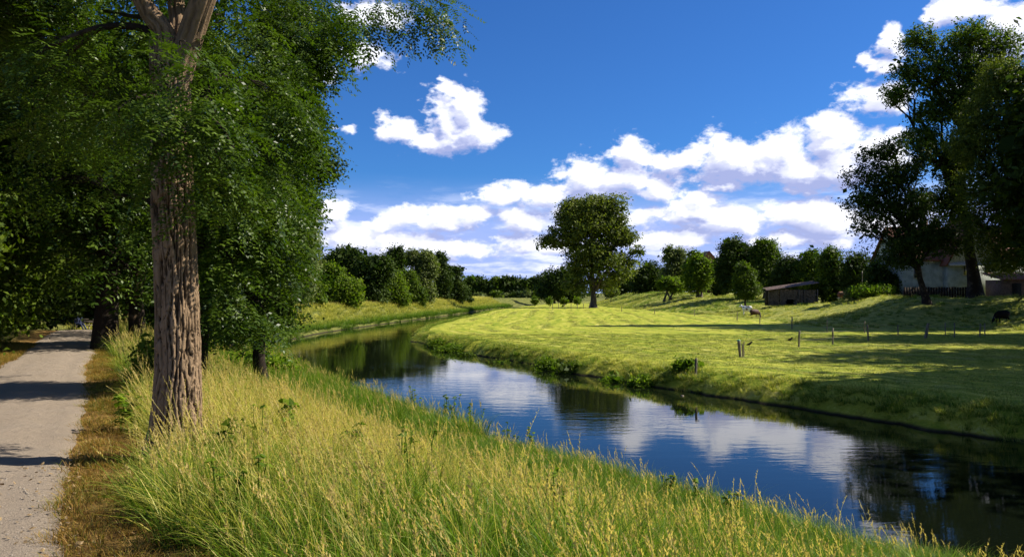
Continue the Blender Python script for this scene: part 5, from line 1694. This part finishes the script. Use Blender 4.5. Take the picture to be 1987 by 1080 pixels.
BLACK = simple('black_cow_hide', (.005, .005, .006), (.010, .010, .012), 4, rough=.9, spec=.03)


def atD(px, D):
    return ((px - CX) / FPX * D, D)


cow('white cow with brown patches, head turned away, left of the dark brown one', *atD(1449, 108), 2.2, .95, WHITE, graze=False)
cow('dark brown calf grazing right beside the white patched cow', *atD(1464, 100), .45, .82, BROWN)
cow('reddish cow with pale legs half behind the weeds near the pole', *atD(1637, 106), .15, 1.0, RED)
cow('black cow grazing alone at the right edge of the pasture', *atD(1944, 71), 3.38, .86, BLACK)


# ---- two crows on the meadow
def crow(label, px, py):
    x, y = at(px, py)
    root = thing('crow', label, 'bird', (x, y, zg(x, y) + .04), rz=.4, group='crows on the meadow')
    V, F = [], []
    off = 0
    for pts, a_, b_ in (([(-.2, 0, .1), (-.1, 0, .13), (.02, 0, .16), (.12, 0, .2), (.16, 0, .24)], [.02, .055, .075, .055, .03], [.015, .05, .075, .06, .03]),
                        ([(.10, 0, .22), (.16, 0, .27), (.22, 0, .27), (.28, 0, .25)], [.035, .045, .03, .006], [.035, .045, .03, .006]),
                        ([(0, .03, .12), (0.01, .03, .0)], [.01, .01], [.01, .01]), ([(0, -.03, .12), (0.01, -.03, .0)], [.01, .01], [.01, .01])):
        v, f_ = ell_tube(pts, a_, b_, 8)
        V.append(v); F += [[int(i) + off for i in q_] for q_ in f_]; off += len(v)
    poly('body', np.concatenate(V), F, BLACK, root)


crow('black crow on the shaded strip of meadow before the fence', 1532, 662)
crow('black crow nearer the green taped post', 1453, 671)

# ---- person resting at the end of the path
D_ = 50.0
px0, py0 = atD(158, D_)
gz_ = zg(px0, py0)
bench = thing('park_bench', 'low wooden bench at the far end of the path', 'bench', (px0, py0 + .1, gz_), rz=-.2)
for k in range(3):
    box('slat', (0, -.12 + .13 * k, .42), (.75, .055, .018), M['wood'], bench)
for k in range(2):
    box('backrest', (0, .24, .62 + .15 * k), (.75, .015, .055), M['wood'], bench)
for s in (-1, 1):
    box('leg', (.62 * s, -.1, .2), (.03, .03, .2), M['wood'], bench)
    box('leg', (.62 * s, .24, .38), (.03, .025, .38), M['wood'], bench)
CLOTH = simple('blue_clothes', (.015, .02, .05), (.03, .04, .08), 6)
SKIN = simple('skin', (.35, .2, .14), (.42, .25, .18), 6, bump=0)
HAIR = simple('brown_hair', (.03, .02, .012), (.06, .04, .02), 20)
person = thing('person', 'person in dark blue clothes sitting on the bench with legs stretched out', 'person', (px0 - .15, py0 - .02, gz_), rz=.0)
V, F, off = [], [], 0
for pts, a_, b_ in (([(0, 0, .46), (0, .02, .6), (0, .05, .85), (0, .05, 1.0)], [.16, .155, .19, .12], [.11, .11, .11, .08]),
                    ([(.0, .0, .50), (.22, -.12, .52), (.43, -.22, .50), (.62, -.3, .25), (.78, -.36, .06), (.9, -.4, .08)], [.09, .085, .065, .055, .04, .035], [.09, .085, .065, .055, .045, .035]),
                    ([(-.05, -.08, .50), (.18, -.28, .52), (.38, -.42, .50), (.55, -.50, .25), (.70, -.56, .06), (.82, -.6, .08)], [.09, .085, .065, .055, .04, .035], [.09, .085, .065, .055, .045, .035]),
                    ([(-.17, .04, .92), (-.2, -.02, .72), (-.12, -.16, .56), (0, -.22, .55)], [.05, .045, .035, .03], [.05, .045, .035, .03]),
                    ([(.17, .04, .92), (.24, -.04, .74), (.25, -.2, .6), (.25, -.27, .57)], [.05, .045, .035, .03], [.05, .045, .035, .03])):
    v, f_ = ell_tube(pts, a_, b_, 10)
    V.append(v); F += [[int(i) + off for i in q_] for q_ in f_]; off += len(v)
o = poly('body', np.concatenate(V), F, CLOTH, person)
rm = o.modifiers.new('skin', 'REMESH'); rm.mode = 'VOXEL'; rm.voxel_size = .025; rm.use_smooth_shade = True
v, f_ = ell_tube([(0, .04, .96), (0, .03, 1.05), (.01, .02, 1.12), (.01, .01, 1.2), (0.01, .02, 1.27), (0.0, .03, 1.31)], [.05, .055, .08, .085, .07, .02], [.05, .06, .09, .1, .085, .02], 12)
poly('head', v, f_, SKIN, person)
v, f_ = ell_tube([(0, .06, 1.12), (0, .06, 1.2), (0, .04, 1.28), (0, .04, 1.335)], [.09, .096, .08, .02], [.085, .095, .085, .02], 12)
poly('hair', v, f_, HAIR, person)


# ---- nettles, docks and bank bushes: plants one can tell apart
def weed(label, x, y, h, n, seed, mat=None, name='nettle', cat='plant', grp=None, spread=.12, lw=.10):
    r = np.random.default_rng(seed)
    b = np.array((x, y, zg(x, y) - .03))
    root = thing(name, label, cat, tuple(b), group=grp)
    st, C, N_ = [], [], []
    for k in range(n):
        a_ = r.uniform(0, 6.28); p0 = np.array([math.cos(a_), math.sin(a_), 0]) * spread * r.uniform(0, 1)
        hh = h * r.uniform(.65, 1.05); tip = p0 + np.array([r.normal(0, .1) * h, r.normal(0, .1) * h, hh])
        c = curve(p0, tip, r, wob=.03, n=6)
        st.append((c, .006 * (1 - .6 * np.linspace(0, 1, 6)) + .002))
        for j in range(int(13 * h + 4)):
            u = r.uniform(.15, 1) if j > 3 else 1.0
            q_ = c[0] + (c[-1] - c[0]) * u
            d = r.uniform(0, 6.28); s = lw * (1.2 - .7 * u)
            C.append(q_ + np.array([math.cos(d) * s * .5, math.sin(d) * s * .5, -.01]))
            N_.append([math.cos(d) * .5, math.sin(d) * .5, 1])
    v, f_ = tubes(st, 4)
    mesh_np('stem', v, f_, M['weeds'], root, {'v': np.full(len(v), .4)})
    C = np.array(C); N_ = np.array(N_) + r.normal(0, .25, (len(C), 3))
    V, F = leaf_quads(C, N_, np.full(len(C), lw), r, asp=.5)
    mesh_np('leaves', V, F, mat or M['weeds'], root, {'v': np.repeat(r.uniform(.1, .8, len(C)), 4)})


def bankpt(px, py, zz=.45):
    k = (CAMZ - zz) / ((py - 568) / FPX)
    return (px - CX) / FPX * k, k


for i, (px, py, lb) in enumerate([(804, 800, 'small nettle clump nearest the river bend on the near bank'), (864, 812, 'nettle clump standing up against the cloud reflection'), (878, 818, 'tallest nettle clump, right of its neighbour at the waterline'), (912, 828, 'thin nettle clump right of the tallest one'),
                                  (985, 850, 'dark nettle clump halfway along the near waterline'), (1030, 862, 'low nettle clump before the poplar reflection'), (1295, 960, 'nettle clump right of the poplar reflection'), (1350, 985, 'leafy dock below the blue reflection'), (1420, 1000, 'small dock at the near waterline toward the right')]):
    x, y = bankpt(px, py)
    weed(lb, x, y, .95 if i < 6 else .6, 7, 600 + i, name='nettle' if 'nettle' in lb else 'dock', grp='weeds standing at the near waterline')
for i, (x, y, lb) in enumerate([(-1.9, 5.3, 'dark leafy weed in the dry grass below the trunk, nearest the camera'), (-.9, 6.6, 'leafy weed low in the bright grass, centre left'), (-2.6, 8.1, 'leafy weed just right of the nearest trunk'), (.3, 5.6, 'leafy weed among the stalks at the bottom centre')]):
    weed(lb, x, y, .62, 9, 640 + i, name='weed', grp='weeds among the tall grass', spread=.2, lw=.07)


for i, (px, D, lb) in enumerate([(440, 7.2, 'broad-leaved dock right of the nearest trunk, lowest in the picture'), (560, 9.5, 'broad-leaved dock in pale grass between trunk and water'), (690, 8.4, 'broad-leaved dock on the grassy crest, left of centre'), (820, 11, 'broad-leaved dock in the green strip above the nettles'),
                                 (960, 8.6, 'broad-leaved dock below the poplar reflection in the grass'), (1130, 9.0, 'broad-leaved dock in the green grass at the bottom, right of centre'), (620, 14, 'small dock far down the slope under the lime branches'), (250, 9.6, 'dock beside the verge left of the nearest trunk')]):
    weed(lb, (px - CX) / FPX * D, D, .55, 6, 660 + i, name='dock', grp='docks in the long grass', spread=.14, lw=.15)


def bush(label, x, y, w_, h, n, mat, ls=.09, seed=0, grp=None, cr=.3):
    tree(label, 0, 0, [(0, 0, h * .5, w_, w_ * .8, h * .55), (w_ * .5, .1, h * .35, w_ * .6, w_ * .6, h * .4), (-w_ * .5, 0, h * .38, w_ * .6, w_ * .6, h * .4)], mat, n, 12, cr, ls, .03, seed=700 + seed, world=(x, y), name='bush', cat='bush', group=grp, multi=4, twigs=.8)


rbush = 'bushes along the opposite waterline'
for i, (px, py, w_, h, mt_, lb) in enumerate([
    (862, 676, .95, 1.1, M['weeds'], 'leafy bush on the tip of the opposite bank at the river bend'),
    (838, 668, .6, .8, M['weeds'], 'smaller bush left of the leafy one at the river bend'),
    (893, 684, .6, .8, LM, 'dark small bush next right of the river bend bush'),
    (1056, 709, .75, 1.05, M['weeds'], 'rounded bright bush halfway along the opposite bank'),
    (1095, 716, .6, .75, LM, 'darker bush right of the rounded bright one'),
    (960, 696, .5, .6, M['weeds'], 'low bush between the bend and the rounded bright bush'),
    (1322, 742, .38, .5, M['weeds'], 'low weedy bush around the mossy stump'),
    (1180, 732, .5, .55, M['weeds'], 'low bush under the solitary poplar direction on the bank'),
    (1235, 740, .5, .6, M['weeds'], 'low straggly bush left of the weedy stump bush')]):
    x, y = at(px, py, .25)
    dx = 0
    y += .6; x += .35
    bush(lb, x, y, w_, h, 150, mt_, seed=i, grp=rbush)
# yellow green shrub behind the nearest trunk; grass mound weeds
x, y = atD(296, 13.5)
bush('sunlit yellow green shrub just left behind the nearest trunk', x, y, .30, 1.1, 110, LL, ls=.05, seed=20, cr=.16)
x, y = atD(500, 33)
bush('bushy willow scrub below the overhanging lime tree', x, y, 1.6, 1.2, 330, M['weeds'], seed=21)
x, y = at(1690, 610, 2.2)
bush('tall mixed weeds on the mound beside the reddish cow', *atD(1695, 97), 2.6, 1.7, 420, M['weeds'], ls=.16, seed=22, cr=.5)
bush('pale dry weeds at the left end of the mound', *atD(1662, 99), 1.4, 1.5, 190, LG, ls=.14, seed=23, cr=.5)
# young whips with guards in a line left of the poplar
for i, px in enumerate((1038, 1066, 1094, 1120)):
    x, y = atD(px, 185)
    lb = ['leftmost', 'second from the left', 'second from the right', 'rightmost'][i] + ' of the four young saplings left of the poplar'
    tree(lb, 0, 0, [(0, 0, 1.5, .6, .6, .9)], LL, 26, 12, .5, .3, .05, seed=760 + i, world=(x, y), name='sapling', group='young saplings in a line', twigs=.3)

# fallen twigs and pebbles on the path
rp = np.random.default_rng(4)
n = 5200
ii = rp.integers(2, 95, n) + rp.uniform(0, 1, n)
cxp = np.interp(ii * .22 * 1.35, tt_, np.interp(tt_, s_, pl[:, 0]))
cyp = np.interp(ii * .22 * 1.35, tt_, np.interp(tt_, s_, pl[:, 1]))
uu = rp.uniform(-1, 1, n)
uu = np.sign(uu) * np.abs(uu) ** .6
X = cxp + uu * .95 * .885 + rp.normal(0, .05, n); Y = cyp + uu * .95 * .46 + rp.normal(0, .05, n)
def pebble(seed):
    r = np.random.default_rng(seed)
    th = np.linspace(0, 2 * np.pi, 6, endpoint=False)
    V = np.concatenate([np.stack([np.cos(th) * r.uniform(.8, 1.2, 6), np.sin(th) * r.uniform(.7, 1.1, 6), 0 * th], -1), np.stack([np.cos(th) * .6, np.sin(th) * .55, 0 * th + .55], -1)]) * .007
    F = [[i, (i + 1) % 6, 6 + (i + 1) % 6, 6 + i] for i in range(6)] + [[6, 7, 8, 9], [6, 9, 10, 11]]
    return src('pebble', V, np.array(F), M['pebble'], {'t': np.zeros(12)})
M['pebble'] = simple('pebbles', (.16, .13, .10), (.36, .31, .25), 30)
PB = [pebble(s) for s in range(4)]
scatter('pebbles', 'small loose pebbles strewn over the gravel path', 'pebbles', np.stack([X, Y, Zg(X, Y) + .028], -1), np.stack([0 * X, 0 * X, rp.uniform(0, 6, n)], -1), np.repeat(rp.uniform(.4, 1.3, n) ** 2, 3).reshape(-1, 3), rp.integers(0, 4, n), 0 * X, PB)

def litter(seed):
    r = np.random.default_rng(seed)
    V = np.array([[0, 0, .004], [.016, .011, .010], [.040, .002, .006], [.018, -.012, .002]]) * r.uniform(.8, 1.2)
    return src('dead_leaf', V, np.array([[0, 1, 2, 3]]), M['litter'], {'t': np.zeros(4)})
M['litter'] = simple('dead_leaves', (.10, .06, .03), (.30, .21, .10), 40)
LT = [litter(s) for s in range(3)]
n = 2600
ii = rp.uniform(2, 95, n) * .3
uu = rp.uniform(-1, 1, n); uu = np.sign(uu) * np.abs(uu) ** .35
X = np.interp(ii, tt_, np.interp(tt_, s_, pl[:, 0])) + uu * 1.05 * .885; Y = np.interp(ii, tt_, np.interp(tt_, s_, pl[:, 1])) + uu * 1.05 * .46
scatter('leaf_litter', 'scattered dead leaves and straw bits along both edges of the path', 'leaf litter', np.stack([X, Y, Zg(X, Y) + .034], -1), np.stack([rp.normal(0, .3, n), rp.normal(0, .3, n), rp.uniform(0, 6, n)], -1), np.repeat(rp.uniform(.5, 1.4, n), 3).reshape(-1, 3), rp.integers(0, 3, n), 0 * X, LT)
